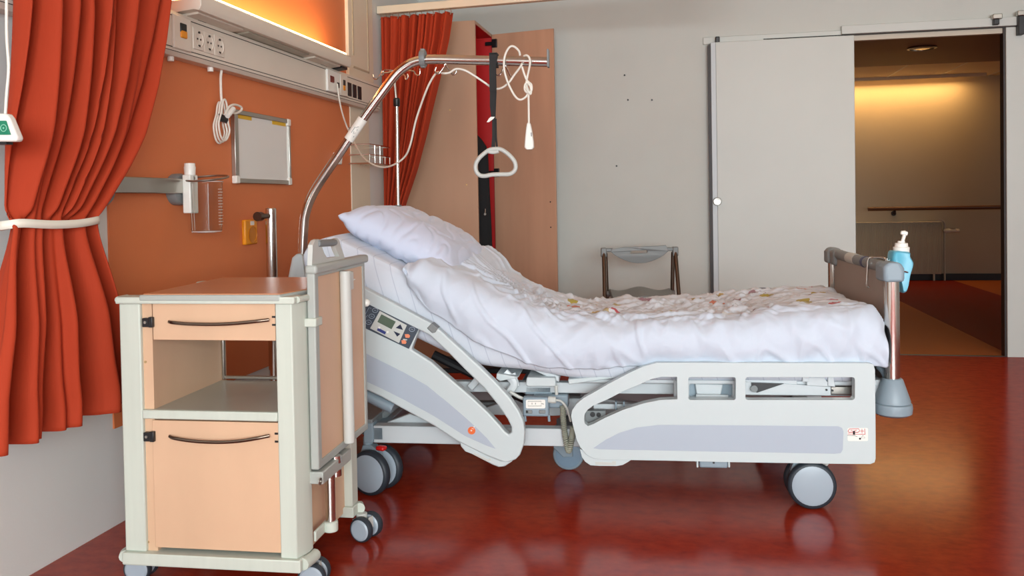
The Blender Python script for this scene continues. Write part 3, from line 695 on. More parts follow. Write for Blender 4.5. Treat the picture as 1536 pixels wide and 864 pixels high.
# backrest: drooping board with grip slot
o_ = [(-hw+.05, hgt-.005), (-hw*.4, hgt+.008), (hw*.5, hgt+.012), (hw-.06, hgt+.016), (hw-.045, hgt-.02)]
for i in range(1, 13):
    u = i/13; o_.append((hw-.045-(2*hw-.09)*u, hgt-.022-.075*math.sin(PI*u)**.8))
o_.append((-hw+.045, hgt-.022))
sl_ = [(-.055, hgt-.018), (.045, hgt-.014), (.05, hgt-.022), (.045, hgt-.031), (-.055, hgt-.034), (-.06, hgt-.026)]
MB().prism(o_, lambda u, v: lc((u, -.012-.15*(u/hw)**2*.1, v)), lambda u, v: lc((u, .012-.15*(u/hw)**2*.1, v)), [sl_]).build('backrest', M_grey, t, bevel=.003)
for s in (-1, 1):
    bkt = MB().box((s*hw-.018, -.02, hgt-.055), (s*hw+.018, .022, hgt+.005), CM).box((min(s*hw, s*(hw-.06)), -.012, hgt-.022), (max(s*hw, s*(hw-.06)), .012, hgt+.002), CM).build('bracket', M_grey, t, bevel=.006)
    MB().tube([lc((s*(hw-.012), .012, hgt-.03)), lc((s*(hw-.03), .05, .012))], .0125, 12).build('rear_leg', M_bronze, t)
    MB().tube([lc((s*hw, -.008, hgt-.03)), lc((s*(hw+.012), -.26, .012))], .0125, 12).build('front_leg', M_bronze, t)
    for q_ in ((s*(hw-.03), .05, 0), (s*(hw+.012), -.26, 0)): c_ = lc(q_); MB().lathe([(.017, 0), (.018, .01), (.014, .04)], c_, 'z', 14).build('foot_cap', M_dark, t)
    MB().lathe([(.017, -.02), (.02, 0), (.017, .02)], lc((s*(hw-.022), .02, zs-.02)), 'x', 16).build('pivot', M_grey, t)
P = []
for i in range(21):
    u = -1+2*i/20; row = []
    for j in range(9):
        v_ = j/8; row.append(lc((u*(hw-.035), .04-.34*v_, zs+.012*math.cos(PI*u*1.5)+.018*math.cos(PI*v_)*.6)))
    P.append(row)
m_ = MB(); m_.grid(P); m_.build('seat', M_grey, t, solid=.022, angle=60, bevel=.003)
# small marks on the wall: screw stubs
for i, (px_, py_) in enumerate(((925, 249), (937, 113), (942, 150), (978, 150))):
    p = ony(px_, py_, BACK)
    tag(MB().lathe([(.006, -.012), (.006, 0)], (p.x, BACK-.0005, p.z), 'y', 10).build('wall_screw', M_dark),
        ['dark screw stub in the back wall above the shower chair', 'topmost tiny screw in the bare back wall', 'left of two level tiny screws in the back wall', 'right of two level tiny screws in the back wall'][i], 'screw', 'screws in the back wall')
# ================================================================ hospital bed (coordinates along the bed)
bed = thing('hospital_bed', 'grey white adjustable hospital bed with raised head section and plastic side rails', 'bed', BM.translation, BYAW)
bed.matrix_basis = BM.copy()
def B(mb, nm, m, par=bed, **k): return mb.build(nm, m, par, world=False, **k)
def bb(nm, m, a, b, par=bed, bevel=.003, **k): return MB().box(a, b).build(nm, m, par, world=False, bevel=bevel, **k)
def poly(pxs, off=0., k=0, closed=True):
    q = [blxz(x, y, off) for x, y in pxs]
    return smooth2(q, k) if k else q
def slab(pxs, y0, y1, holes=(), k=0, off=0.):
    return MB().prism(poly(pxs, off, k), lambda u, v: Vector((u, y0, v)), lambda u, v: Vector((u, y1, v)), [poly(h, off, k) for h in holes])
# ---- foot side rail
FR = [(985, 542.5), (1050, 542.5), (1150, 542.8), (1250, 543), (1300, 543), (1307.5, 545), (1310, 553), (1310.5, 600), (1311, 650), (1311, 685), (1309.5, 691), (1303, 693.5), (1250, 693), (1150, 691.5), (1080, 690.4), (1000, 688.5), (940, 687.5), (903, 687), (890, 685), (879.6, 679), (871, 668.5), (866, 659), (860, 636), (857, 622), (859, 613), (865, 604), (876, 595), (894, 585), (913, 574), (944, 557.5), (965, 548)]
H1 = [(876.5, 626), (877.5, 619), (882, 612.5), (890, 606.5), (913, 596.5), (934, 585.5), (961, 574), (978, 566.5), (990, 563.8), (1015, 563.6), (1015.5, 597), (990, 598), (965, 603), (934, 613), (907, 625), (890, 634), (882, 637), (877.5, 633)]
def rrect(x0, y0, x1, y1, r):
    out = []
    for cx_, cy_, a0 in ((x1-r, y0+r, -90), (x1-r, y1-r, 0), (x0+r, y1-r, 90), (x0+r, y0+r, 180)):
        for i in range(4): a_ = math.radians(a0+30*i); out.append((cx_+r*math.cos(a_), cy_+r*math.sin(a_)))
    return out
fr = B(slab(FR, -.02, .02, [H1, rrect(1032, 564, 1102.5, 598, 3), rrect(1117, 564, 1280, 598, 4)]), 'foot_side_rail', M_rail, bevel=.009, bseg=4)
INL = [(890, 669.8), (909, 657), (929.6, 646.7), (954.6, 639), (986, 635.2), (1030, 635), (1150, 636), (1255, 637), (1261, 639.5), (1263, 645), (1262, 672), (1259, 677), (1250, 678), (1150, 676), (1080, 675), (980, 673), (900, 671.5)]
B(slab(INL, -.0206, -.018), 'inlay_panel', M_inlay, fr, bevel=.0005)
B(slab(rrect(1269, 639.5, 1299.5, 659, 2), -.0209, -.018), 'warning_sticker', M_white, fr)
# sticker print: bed outline, lines, dot, triangle
sk = MB()
for p_ in ([(1272, 647), (1274, 643.5), (1288, 643), (1289.5, 646.5), (1287, 648.5), (1273, 648.5)], ): sk.tube([bl(x, y, -.0211) for x, y in p_], .0011, 5, closed=True)
for p_ in ([(1272, 651), (1298, 651.5)], [(1297, 643), (1297.5, 651)], [(1293, 643.5), (1293, 650)], [(1290.5, 646.7), (1296, 646.7)], [(1276, 645.5), (1280, 647), (1285, 645.2)]): sk.tube([bl(x, y, -.0211) for x, y in p_], .0009, 5)
B(sk, 'red_print', M_inkr, fr)
sk = MB()
sk.tube([bl(1281, 646.5, -.0211), bl(1281, 652, -.0211)], .0035, 6)
sk.lathe([(.0035, -.0212), (.0035, -.0205)], (bl(1287.5, 655.5).x, 0, bl(1287.5, 655.5).z), 'y', 10)
sk.tube([bl(x, y, -.0211) for x, y in ((1294.5, 653), (1297.5, 657), (1291.5, 657))], .0008, 5, closed=True)
sk.tube([bl(x, y, -.0211) for x, y in ((1271, 653), (1282, 653.6), (1286, 655))], .0006, 5)
B(sk, 'black_print', M_ink, fr)
lv = [(870, 672), (873, 684), (878, 691), (886, 696.5), (900, 697.3), (925, 697.5), (934, 696), (942, 691.5), (950, 686), (900, 684)]
l_ = B(slab(lv, -.013, .03), 'release_lever', M_rail, bevel=.004, bseg=3)
B(slab([(893, 691), (918, 692), (919, 690), (924, 690), (924, 696), (893, 695.5)], -.0138, -.012), 'lever_recess', M_lgrey, l_)
g_ = bb('roller_guide', M_bluegrey, (bl(1049, 690).x, 0., bl(1050, 702).z), (bl(1092, 690).x, .045, bl(1050, 688).z), bevel=.006)
for x in (1046, 1093.5): bb('guide_bracket', M_rail, (bl(x-1.5, 690).x, -.004, bl(x, 701).z), (bl(x+1.5, 690).x, .05, bl(x, 686).z), g_, .002)
bb('slot', M_dark, (bl(1069, 690).x, -.001, bl(1069, 695.5).z), (bl(1072, 690).x, .003, bl(1069, 690).z), g_, .001)
# ---- head side rail
HR = [(470, 396), (484, 397.5), (510, 410), (544.5, 429), (590, 452.5), (630, 474), (648, 483.5), (664, 496), (698, 527), (720.6, 548), (743, 570), (765.7, 595), (779, 614.5), (786, 630), (788, 645), (786.5, 665), (781, 680), (774.5, 687), (765, 690.8), (752, 690), (732, 682), (687, 659.6), (653, 637), (608, 612.5), (574, 593.5), (544.5, 580), (500, 556), (474, 540), (464, 528), (460, 500), (460, 410)]
HH = [(630, 493), (646, 501.5), (675, 528.5), (698, 552), (727, 580), (747.7, 605.5), (762, 626), (768, 638), (768.5, 646), (764.5, 650), (758, 645), (750, 635), (732, 615.6), (709, 594), (675, 565), (648, 541), (619, 523)]
hr = B(slab(HR, -.02, .02, [HH]), 'head_side_rail', M_rail, bevel=.009, bseg=4)
HI = [(500, 500), (544.5, 525), (574, 540), (608, 557), (641.6, 576), (675, 603), (709, 632.5), (732, 655), (745, 671), (732, 666.5), (698, 651), (653, 622), (608, 597.6), (574, 580.6), (544.5, 567), (500, 546)]
B(slab(HI, -.0206, -.018), 'inlay_panel', M_inlay, hr, bevel=.0005)
p = bl(709, 643.5); B(MB().lathe([(.0135, -.0218), (.0135, -.018)], (p.x, 0, p.z), 'y', 28), 'round_sticker', M_orangesticker, hr)
B(MB().tube([bl(706.5, 646.5, -.022), bl(707.5, 645, -.022)], .003, 6).tube([bl(710.5, 641, -.022), bl(711.5, 639.5, -.022)], .002, 6).tube([bl(707.5, 642.5, -.022), bl(711, 643.5, -.022)], .001, 6), 'sticker_mark', M_white, hr)
B(slab([(690, 660), (692, 668), (698, 675.5), (706, 678.5), (740, 696), (748, 699), (758, 698), (770, 690), (755, 688), (720, 676)], -.013, .03), 'release_lever', M_rail, bevel=.004)
B(slab([(712, 677), (733, 687.5), (736, 685.5), (738, 688), (733, 691), (711, 680)], -.0138, -.012), 'lever_recess', M_lgrey, hr)
B(slab([(642, 491), (649.5, 483.3), (659, 491.3), (655, 497.5), (650, 498.5)], -.0225, .02), 'grip_insert', M_grey, hr, bevel=.003)
# ---- control panel on the head rail
cpn = B(slab([(505, 430), (545, 450.2), (630, 492.3), (615.5, 521.8), (544, 487.8), (490, 461)], -.0235, -.018), 'control_panel', M_cpanel, bevel=.0015)
B(slab([(572.5, 465), (612.8, 486.4), (601, 513), (558, 491)], -.0242, -.022, k=0), 'display_bezel', M_lgrey, cpn, bevel=.0005)
B(slab([(575, 470), (596.4, 481), (590, 492.3), (569, 481.4)], -.0248, -.023), 'lcd_screen', M_lcd, cpn)
B(slab([(603.3, 485), (607.2, 493.4), (596.3, 490.3)], -.0252, -.023), 'up_button', M_navy, cpn); B(slab([(593, 495), (603.2, 499.3), (598.5, 503.3)], -.0252, -.023), 'down_button', M_navy, cpn)
B(slab([(570, 490), (582, 496.3), (580.3, 500.2), (568.3, 493.8)], -.0252, -.023), 'blue_key', mat('blue_key', (40, 52, 120), .4), cpn)
dt = MB()
for x, y in ((569, 491.3), (581.3, 498)): p = bl(x, y, -.0255); dt.lathe([(.0042, -.0007), (.0042, .0006)], p, 'y', 12)
B(dt, 'key_lights', M_white, cpn)
rg = MB()
for x, y in ((562.7, 465.5), (557.5, 474.3), (552.8, 483.3), (618, 494)): rg.tube([bl(x+4.2*math.cos(i/12*2*PI), y+3.3*math.sin(i/12*2*PI), -.0238) for i in range(12)], .0007, 5, 1, True); rg.tube([bl(x-1.8, y-.4, -.0238), bl(x+1.8, y+.4, -.0238)], .0006, 4)
for p_ in ([(557, 462.5), (553.5, 461.5), (547, 473)], [(551.5, 472.5), (549, 476)], [(546, 482.5), (544, 481)]): rg.tube([bl(x, y, -.0238) for x, y in p_], .0006, 4)
for i in range(8): rg.tube([bl(585+i*2, 505.2+i*1, -.0243), bl(586.3+i*2, 505.9+i*1, -.0243)], .0004, 4)
B(rg, 'key_outlines', mat('pale_print', (176, 190, 206), .5), cpn)
for x, y in ((613.7, 502.3), (608.5, 511.3)): B(slab([(x-4, y-2.6), (x+1.5, y-2.8), (x+4, y), (x+2.6, y+2.9), (x-3, y+2.6)], -.0252, -.023), 'orange_key', mat('salmon_key', (232, 138, 100), .45), cpn, bevel=.0006)
B(slab([(607.3, 506.6), (613.4, 507.4), (612.8, 509), (606.8, 508.2)], -.0245, -.023), 'key_caption', M_lgrey, cpn)
# ---- lower frame, platform and mechanics
bz0, bz1 = bl(700, 667, .1).z, bl(700, 641, .1).z
bb('chassis_beam', M_bedmetal, (bl(560, 650, .1).x, .10, bz0), (.60, .15, bz1)); bb('chassis_beam', M_bedmetal, (bl(560, 650, .1).x, .76, bz0), (.60, .81, bz1))
for x in (-1.14, .50): bb('chassis_cross_beam', M_bluegrey, (x-.03, .10, bz0+.01), (x+.03, .81, bz1-.005))
bb('chassis_end_cap', M_bluegrey, (bl(546, 650, .1).x, .095, bz0), (bl(560, 650, .1).x, .155, bz1+.01))
uz0, uz1 = bl(950, 591, .12).z, bl(950, 575, .12).z
bb('upper_beam', M_bedmetal, (-.95, .12, uz0), (.58, .16, uz1)); bb('upper_beam', M_bedmetal, (-.95, .76, uz0), (.58, .80, uz1))
bb('upper_cross_beam', M_bluegrey, (-.6, .16, uz0), (-.55, .76, uz1-.01)); bb('upper_cross_beam', M_bluegrey, (.45, .16, uz0), (.5, .76, uz1-.01))
# mattress platform, hinged: flat seat part + raised back part
SL = .48; HX = -.47; MT = .445
bb('seat_platform', M_bedmetal, (HX+.06, .07, MT-.025), (.64, .90, MT-.005), bevel=.006)
bkp = MB().prism([(HX+.02, MT-.025), (HX+.02, MT-.003), (-1.36, MT-.003+SL*(1.36+HX)), (-1.36, MT-.03+SL*(1.36+HX))], lambda u, v: Vector((u, .08, v)), lambda u, v: Vector((u, .89, v)))
B(bkp, 'back_platform', M_bedmetal, bevel=.004)
b_ = slab([(790, 566), (833, 567), (834, 577.5), (832, 580), (791, 580), (788.5, 577)], .05, .35, off=.05); B(b_, 'platform_bracket', M_rail, bevel=.004)
B(slab([(852, 569), (915, 564), (930, 561.5), (930, 566), (853, 577)], .05, .3, off=.05), 'platform_flap', M_rail, bevel=.003)
B(slab([(745, 560), (778, 566), (750, 572), (744, 568)], .05, .25, off=.05), 'platform_flap', M_rail, bevel=.003)
# strut arms between platform and frame
for x0_, z0_, x1_, z1_ in ((705, 582, 725, 560), (768, 560, 775, 580)):
    B(MB().tube([bl(x0_, z0_, .09), bl(x1_, z1_, .09)], .014, 10, flat=(1, .6)), 'support_strut', M_bedmetal, bevel=.002)
B(MB().tube([bl(757, 558, .08), bl(771, 575, .08), bl(763, 590, .08)], .015, 10, 4, flat=(1, .5)), 'support_strut', M_bedmetal)
# lift arms
B(slab([(553, 636), (572, 636), (615, 620), (640, 628), (650, 641), (560, 642)], .17, .20, off=.18), 'lift_arm', M_bedmetal, bevel=.003)
B(MB().tube([bl(545, 648, .25), bl(600, 600, .25), bl(650, 575, .25)], .02, 10), 'actuator', M_grey)
B(MB().tube([bl(545, 590, .03), bl(590, 612, .03)], .022, 16), 'rail_damper', M_bluegrey, bevel=.003)
B(slab([(700, 620), (760, 600), (800, 596), (900, 596), (970, 606), (1000, 616), (830, 622)], .25, .29, off=.27), 'lift_arm', M_bedmetal, bevel=.003)
bb('dark_crossbar', M_grey, (bl(690, 625, .3).x, .3, bl(690, 612, .3).z), (bl(1010, 625, .3).x, .34, bl(690, 603, .3).z))
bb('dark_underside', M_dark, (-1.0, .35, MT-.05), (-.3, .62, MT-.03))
B(MB().tube([bl(650, 532, .2), bl(790, 600, .2)], .018, 10), 'back_actuator', M_dark)
bb('motor_housing', M_bluegrey, (bl(787, 600, .12).x, .12, bl(800, 593, .12).z), (bl(828, 600, .12).x, .2, bl(800, 579, .12).z), bevel=.006)
bb('motor_housing', M_bluegrey, (bl(800, 600, .10).x, .10, bl(800, 612, .1).z), (bl(852, 600, .10).x, .16, bl(800, 592, .1).z), bevel=.006)
bb('rail_pivot_plate', M_grey, (bl(877, 630, .07).x, .05, bl(880, 634, .07).z), (bl(909, 630, .07).x, .08, bl(880, 614, .07).z))
B(MB().lathe([(.009, .046), (.009, .052)], (bl(889, 621.5, .05).x, 0, bl(889, 621.5, .05).z), 'y', 16).lathe([(.008, .046), (.008, .052)], (bl(898, 622, .05).x, 0, bl(898, 622, .05).z), 'y', 16), 'pivot_bolts', M_dark)
bb('rail_crossbar', M_bedmetal, (bl(890, 615, .1).x, .10, bl(890, 614, .1).z), (bl(975, 615, .10).x, .13, bl(890, 606, .1).z))
for x in (924, 936): bb('stud', M_bluegrey, (bl(x-1.2, 608, .08).x, .07, bl(x, 616, .08).z), (bl(x+1.2, 608, .08).x, .1, bl(x, 602, .08).z), bevel=.001)
# mechanics behind the rail windows
wb = B(slab([(1011, 570), (1104, 571), (1104, 599), (1011, 599)], .05, .09, [rrect(1034, 576, 1099, 597, 3)], off=.05), 'guide_box', M_bedmetal, bevel=.003)
B(slab(rrect(1034, 576, 1099, 597, 3), .085, .095, off=.05), 'guide_back', M_bluegrey, wb)
B(MB().tube([bl(1044, 594, .06), bl(1092, 595, .06)], .007, 10).tube([bl(1066, 594.5, .058), bl(1080, 594.8, .058)], .008, 10), 'guide_rod', M_bedmetal, wb)
B(slab([(1043, 577), (1085, 578), (1082, 593), (1045, 592)], .07, .08, off=.06), 'guide_shell', M_bedmetal, wb, bevel=.003)
ar = B(slab([(1117, 572), (1160, 574), (1246, 580), (1246, 593), (1117, 592)], .055, .08, off=.06), 'leg_lift_arm', M_bedmetal, bevel=.002)
B(slab([(1127, 574), (1176, 575.5), (1136, 589), (1128, 587)], .05, .056, off=.05), 'dark_link', M_dark, ar)
p = bl(1131, 583, .045); B(MB().lathe([(.012, -.004), (.012, .004), (.006, .004), (.006, -.002)], p, 'y', 20), 'pivot_bolt', M_grey, ar)
for x in (1240, 1249): p = bl(x, 586 if x == 1249 else 585, .05); B(MB().lathe([(.0035, 0), (.0035, .006)], p, 'y', 10), 'bolt', M_dark, ar)
B(slab([(1117, 563), (1195, 568), (1196, 577), (1117, 573)], .06, .10, off=.06), 'leg_platform_frame', M_bedmetal, bevel=.002)
B(slab([(1209, 566), (1236, 566), (1240, 572), (1252, 573), (1252, 580), (1210, 578)], .045, .07, off=.05), 'adjust_bracket', M_bedmetal, bevel=.002)
B(slab([(1203, 563), (1213, 563), (1213, 572), (1203, 572)], .04, .06, off=.05), 'bracket_hook', M_bedmetal, bevel=.002)
B(slab([(1241, 563), (1249, 563), (1252, 580), (1241, 578)], .04, .06, off=.05), 'bracket_hook', M_bedmetal, bevel=.002)
bb('extension_tube', M_steel, (bl(1246, 585, .07).x, .07, bl(1250, 592, .07).z), (bl(1300, 585, .07).x, .09, bl(1250, 580, .07).z))
# power box with battery mark, cable
cbx = bb('control_box', M_bluegrey, (bl(784, 610, .03).x, .03, bl(784, 625, .03).z), (bl(823, 610, .03).x, .07, bl(784, 596, .03).z), bevel=.008, bseg=3)
B(slab(rrect(789, 599.5, 818, 612.5, 2), .0285, .031, off=.03), 'battery_label', M_white, cbx)
ik = MB(); ik.tube([bl(x, y, .028) for x, y in ((792, 602), (812, 602), (812, 609), (792, 609))], .0007, 4, closed=True)
for x in (797.8, 803): ik.tube([bl(x, 605.5, .028), bl(x+.6, 605.5, .028)], .003, 6)
ik.tube([bl(812, 605.5, .028), bl(816, 606.2, .028)], .0008, 4); B(ik, 'battery_symbol', M_ink, cbx)
for x in (793, 813): bb('key', M_grey, (bl(x-4.5, 618, .03).x, .027, bl(x, 620.5, .03).z), (bl(x+5.5, 618, .03).x, .032, bl(x, 615, .03).z), cbx, .004)
bb('key_window', M_dark, (bl(789, 618, .03).x, .0265, bl(x, 619.5, .03).z), (bl(792.5, 618, .03).x, .03, bl(x, 616, .03).z), cbx, .001)
B(MB().tube([bl(822, 599, .04), bl(829, 600, .04), bl(834, 600, .04)], .012, 10), 'cable_plug', M_lgrey, cbx, bevel=.002)
B(MB().tube([bl(833, 600, .04), bl(842, 602, .05), bl(850, 612, .06), bl(854, 624, .07), bl(856, 632, .075)], .0042, 8, 5), 'supply_cable', M_lgrey, cbx)
for x in (787, 823): B(MB().tube([bl(x, 622, .05), bl(x+1, 632, .05)], .005, 8), 'box_hook', M_bluegrey, cbx)
B(MB().tube([bl(834, 578, .06), bl(835, 592, .06)], .006, 8).tube([bl(765, 588, .06), bl(785, 598, .06), bl(800, 596, .06)], .006, 8, 4), 'cable_harness', M_lgrey)
# coiled hand-control lead
def coil(pts, R, r, turns, k=12):
    path = catmull([Vector(p) for p in pts], 24); n = len(path); out = []
    tot = turns*k
    for i in range(tot+1):
        u = i/tot*(n-1); j = min(n-2, int(u)); c_ = path[j].lerp(path[j+1], u-j); t_ = (path[j+1]-path[j]).normalized()
        a_ = Vector((0, 1, 0)); a_ = (a_-t_*a_.dot(t_)).normalized(); b_ = t_.cross(a_); q = 2*PI*i/k
        out.append(c_+a_*R*math.cos(q)+b_*R*math.sin(q))
    return MB().tube(out, r, 6)
B(coil([bl(844, 608, .09), bl(845, 630, .09), bl(848, 655, .085), bl(853, 676, .08), bl(858, 655, .07), bl(860, 640, .06)], .0085, .0033, 44, 10), 'coiled_lead', M_coil)
# ---- foot board
fb = B(MB().prism([(.12, .40), (.84, .40), (.84, bl(1320, 384, .06).z-.06), (.12, bl(1320, 384, .06).z-.06)], lambda u, v: Vector((.675, u, v)), lambda u, v: Vector((.695, u, v))), 'foot_board_panel', M_taupe, bevel=.004)
zc_ = bl(1339, 391, .06).z; zp_ = bl(1339, 422, .06).z
for y in (.06, .90):
    ps = B(MB().tube([(.685, y, bl(1338, 572, .06).z if y < .5 else .3), (.685, y, zc_-.02)], .0245 if y < .5 else .0235, 24), 'foot_post', M_chrome)
    o_ = [(-.034, zp_), (.034, zp_), (.034, zc_-.025), (.022, zc_-.004), (-.02, zc_-.002), (-.034, zc_-.02)]
    B(MB().prism(o_, lambda u, v: Vector((.685+u, y-.036, v)), lambda u, v: Vector((.685+u, y+.036, v))), 'post_cap', M_bluegrey if y < .5 else M_grey, bevel=.012, bseg=4)
    yy = (y+.03, y+.11) if y < .5 else (y-.11, y-.03)
    B(MB().box((.66, yy[0], zc_-.075), (.71, yy[1], zc_-.008)), 'bar_socket', M_bluegrey if y < .5 else M_grey, bevel=.014, bseg=3)
ba = B(MB().tube([(.685, .09, zc_-.028), (.685, .87, zc_-.028)], .021, 20), 'push_bar', M_grey)
B(MB().tube([(.685, .50, zc_-.028), (.685, .62, zc_-.028)], .0216, 20), 'bar_label', M_lgrey, ba); B(MB().tube([(.685, .36, zc_-.028), (.685, .385, zc_-.028)], .0224, 20), 'blue_band', mat('blue_band', (30, 34, 84), .4), ba)
z0, z1, z2 = bl(1338, 567, .06).z, bl(1338, 603, .06).z, bl(1338, 622, .06).z
B(MB().lathe([(.03, z0), (.034, z0-.004), (.058, z1+.006), (.058, z1)], (.685, .06, 0), 'z', 32), 'bumper_cone', M_bluegrey)
B(MB().lathe([(.045, z1+.004), (.062, z1-.004), (.064, z1-.016), (.062, z2+.008), (.05, z2)], (.685, .06, 0), 'z', 32), 'bumper_wheel', M_bluegrey)
B(MB().tube([bl(1320, 550, .12), bl(1326, 556, .1), bl(1338, 580, .08)], .014, 10), 'bumper_arm', M_bluegrey)
bb('post_bracket', M_bedmetal, (.60, .08, .36), (.67, .12, .44))
bb('foot_end_frame', M_grey, (.62, .12, .40), (.66, .84, .44))
# ---- head board (mostly behind the cabinet)
B(MB().prism([(.16, .38), (.80, .38), (.80, .70), (.16, .70)], lambda u, v: Vector((-1.53, u, v)), lambda u, v: Vector((-1.51, u, v))), 'head_board_panel', M_taupe, bevel=.004)
for y in (.1, .86): B(MB().tube([(-1.52, y, .3), (-1.52, y, .71)], .022, 16), 'head_post', M_chrome)
bb('head_end_frame', M_grey, (-1.53, .1, .22), (-1.15, .86, .27))
# ---- castors
def castor(par, x, y, r, w, twin=True, yaw=0., mats=(M_bluegrey, M_tyre, M_hub), loc=True, forkz=None, pedal=False, space='b'):
    Mx = Matrix.Translation((x, y, 0)) @ Matrix.Rotation(yaw, 4, 'Z')
    wd = w
    bld = (lambda mb, nm, m, p_, **k: mb.build(nm, m, p_, world=(space == 'w'), **k))
    fk = MB(); zt_ = forkz or 2*r+.03
    fk.lathe([(.018, zt_-.03), (.018, zt_)], (0, 0, 0), 'z', 16, Mx)
    ox = r*.45
    pr = [(ox*.2-.02, zt_-.03), (ox*.2+.02, zt_-.028), (ox+.018, r*1.9), (ox+.02, r*.95), (ox-.02, r*.9), (-.03, r*1.5)]
    hw_ = wd*.22 if twin else wd*.75
    if twin: fk.prism(pr, lambda u, v: Mx @ Vector((u, -hw_, v)), lambda u, v: Mx @ Vector((u, hw_, v)))
    else:
        for s in (-1, 1): fk.prism(pr, lambda u, v: Mx @ Vector((u, s*hw_-.004, v)), lambda u, v: Mx @ Vector((u, s*hw_+.004, v)))
        fk.box((ox*.2-.03, -hw_, zt_-.04), (ox*.2+.03, hw_, zt_-.028), Mx)
    f_ = bld(fk, 'castor', mats[0], par, bevel=.003)
    for s in ((-1, 1) if twin else (0,)):
        yc = s*wd*.5; t_ = wd*.42 if twin else wd
        ty = MB().lathe([(r*.6, -t_/2), (r*.90, -t_/2), (r*.985, -t_*.3), (r, 0), (r*.985, t_*.3), (r*.90, t_/2), (r*.6, t_/2)], (ox, yc, r), 'y', 40, Mx)
        q = bld(ty, 'wheel', mats[1], f_, angle=50)
        hb = MB().lathe([(.001, -t_/2-.004), (r*.7, -t_/2-.0035), (r*.83, -t_/2), (r*.83, t_/2), (r*.7, t_/2+.0035), (.001, t_/2+.004)], (ox, yc, r), 'y', 36, Mx)
        bld(hb, 'hub_cap', mats[2], f_, angle=30)
    if pedal: bld(MB().box((ox+.028, -.05, 2*r+.002), (ox+.065, -.02, 2*r+.02), Mx @ Matrix.Rotation(.0, 4, 'Y')), 'brake_pedal', M_redp, f_, bevel=.008)
    return f_
wx = bl(1218, 763, .05).x
castor(bed, wx-.037, .085, .082, .07, True, 0, forkz=bz0+.02)
hxw = bl(560, 742, .07).x
castor(bed, hxw-.030, .115, .083, .085, True, -.32, forkz=bz0+.02, pedal=True)
castor(bed, hxw-.037, .80, .082, .07, True, 0, forkz=bz0+.02); castor(bed, wx-.037, .80, .082, .07, True, 0, forkz=bz0+.02)
p = bl(853, 680, .40)
castor(bed, p.x-.03, .42, .062, .03, False, 0, mats=(M_bluegrey, M_bluegrey, mat('pale_blue_hub', (124, 146, 164), .4)), forkz=bz0+.02)
B(MB().tube([(p.x, .42, bz0), (p.x, .42, bz1)], .02, 12).box((p.x-.03, .13, bz0+.015), (p.x+.03, .78, bz0+.045)), 'fifth_wheel_beam', M_bluegrey, bevel=.003)
B(MB().tube([bl(1236, 693, .03), bl(1241, 696, .02)], .008, 8), 'brake_lever_tip', M_lgrey)

# ================================================================ lifting pole in the head socket
LP = thing('lifting_pole', 'curved chrome lifting pole rising over the bed from its head end', 'lifting pole', BM @ Vector((bl(455, 420, .5).x, .5, 0.7)), BYAW)
LP.matrix_basis = BM @ Matrix.Translation((bl(455, 420, .5).x, .5, .7))
LPI = LP.matrix_basis.inverted()
LP.location = LP.matrix_basis.translation
def Lb(mb, nm, m, par=LP, **k): mb.bm.transform(BM); return mb.build(nm, m, par, world=True, **k)
PX = [(452.5, 470), (453, 420), (454, 380), (455.5, 345), (458, 322), (466, 298), (480, 273), (510, 229), (540, 184), (575, 136), (592, 114), (605, 102), (620, 93.5), (638, 89.5), (660, 89), (700, 90), (760, 91.5), (821, 93)]
Lb(MB().tube([bl(x, y, .5) for x, y in PX], .0195, 24, 8), 'pole_tube', M_chrome)
p = bl(634.5, 88, .5); Lb(MB().lathe([(.021, -.011), (.034, -.011), (.036, 0), (.034, .011), (.021, .011)], p, 'x', 28), 'stop_ring', M_grey)
Lb(MB().prism([(p.x-.009, p.z+.02), (p.x+.009, p.z+.02), (p.x+.009, p.z+.04), (p.x-.009, p.z+.04)], lambda u, v: Vector((u, .488, v)), lambda u, v: Vector((u, .512, v))).box((p.x-.009, .488, p.z-.038), (p.x+.009, .512, p.z-.018)), 'ring_lug', M_grey, bevel=.003)
p = bl(822, 90, .5); Lb(MB().box((p.x-.003, .478, p.z-.03), (p.x+.005, .522, p.z+.042)), 'end_plate', M_grey, bevel=.002)
a, b = bl(524.5, 208, .5), bl(543.5, 188, .5)
sl_ = Lb(MB().tube([bl(523, 210, .5), bl(544.5, 178, .5)], .0212, 20), 'label_sleeve', M_white, bevel=.0006)
ik = MB()
for p_ in ([(527, 199), (533, 190)], [(531, 197), (529.5, 200.5), (533, 199.5)], [(533.5, 191.5), (538, 190)], [(535, 196), (536, 194)], [(530, 206), (531, 204)]): ik.tube([bl(x, y, .4775) for x, y in p_], .0010, 5)
Lb(ik, 'sleeve_print', M_grey, sl_)
c0 = bl(446, 412, .5)
Lb(MB().prism([(c0.x-.055, c0.z-.14), (c0.x+.065, c0.z-.14), (c0.x+.045, c0.z+.085), (c0.x+.02, c0.z+.095), (c0.x-.005, c0.z+.075)], lambda u, v: Vector((u, .45, v)), lambda u, v: Vector((u, .55, v))), 'pole_socket', M_rail, bevel=.016, bseg=4)
def whook(pts, r=.0035): return MB().tube([bl(x, y, .5) for x, y in pts], r, 8, 5)
h1 = whook([(654, 101), (652.5, 107), (657, 111), (661, 107), (666, 99.5), (667.5, 94)]).tube([bl(x, y, .5) for x, y in ((667.5, 94), (670, 100), (675, 107), (679.5, 112), (684, 109), (684, 103))], .0035, 8, 5)
Lb(h1, 'wire_hook', M_chrome)
Lb(whook([(743, 110), (747, 113), (751, 111), (754, 104), (757, 97)]).tube([bl(x, y, .5) for x, y in ((757, 97), (762, 106), (766, 114), (770, 113))], .0035, 8, 5), 'wire_hook', M_chrome)
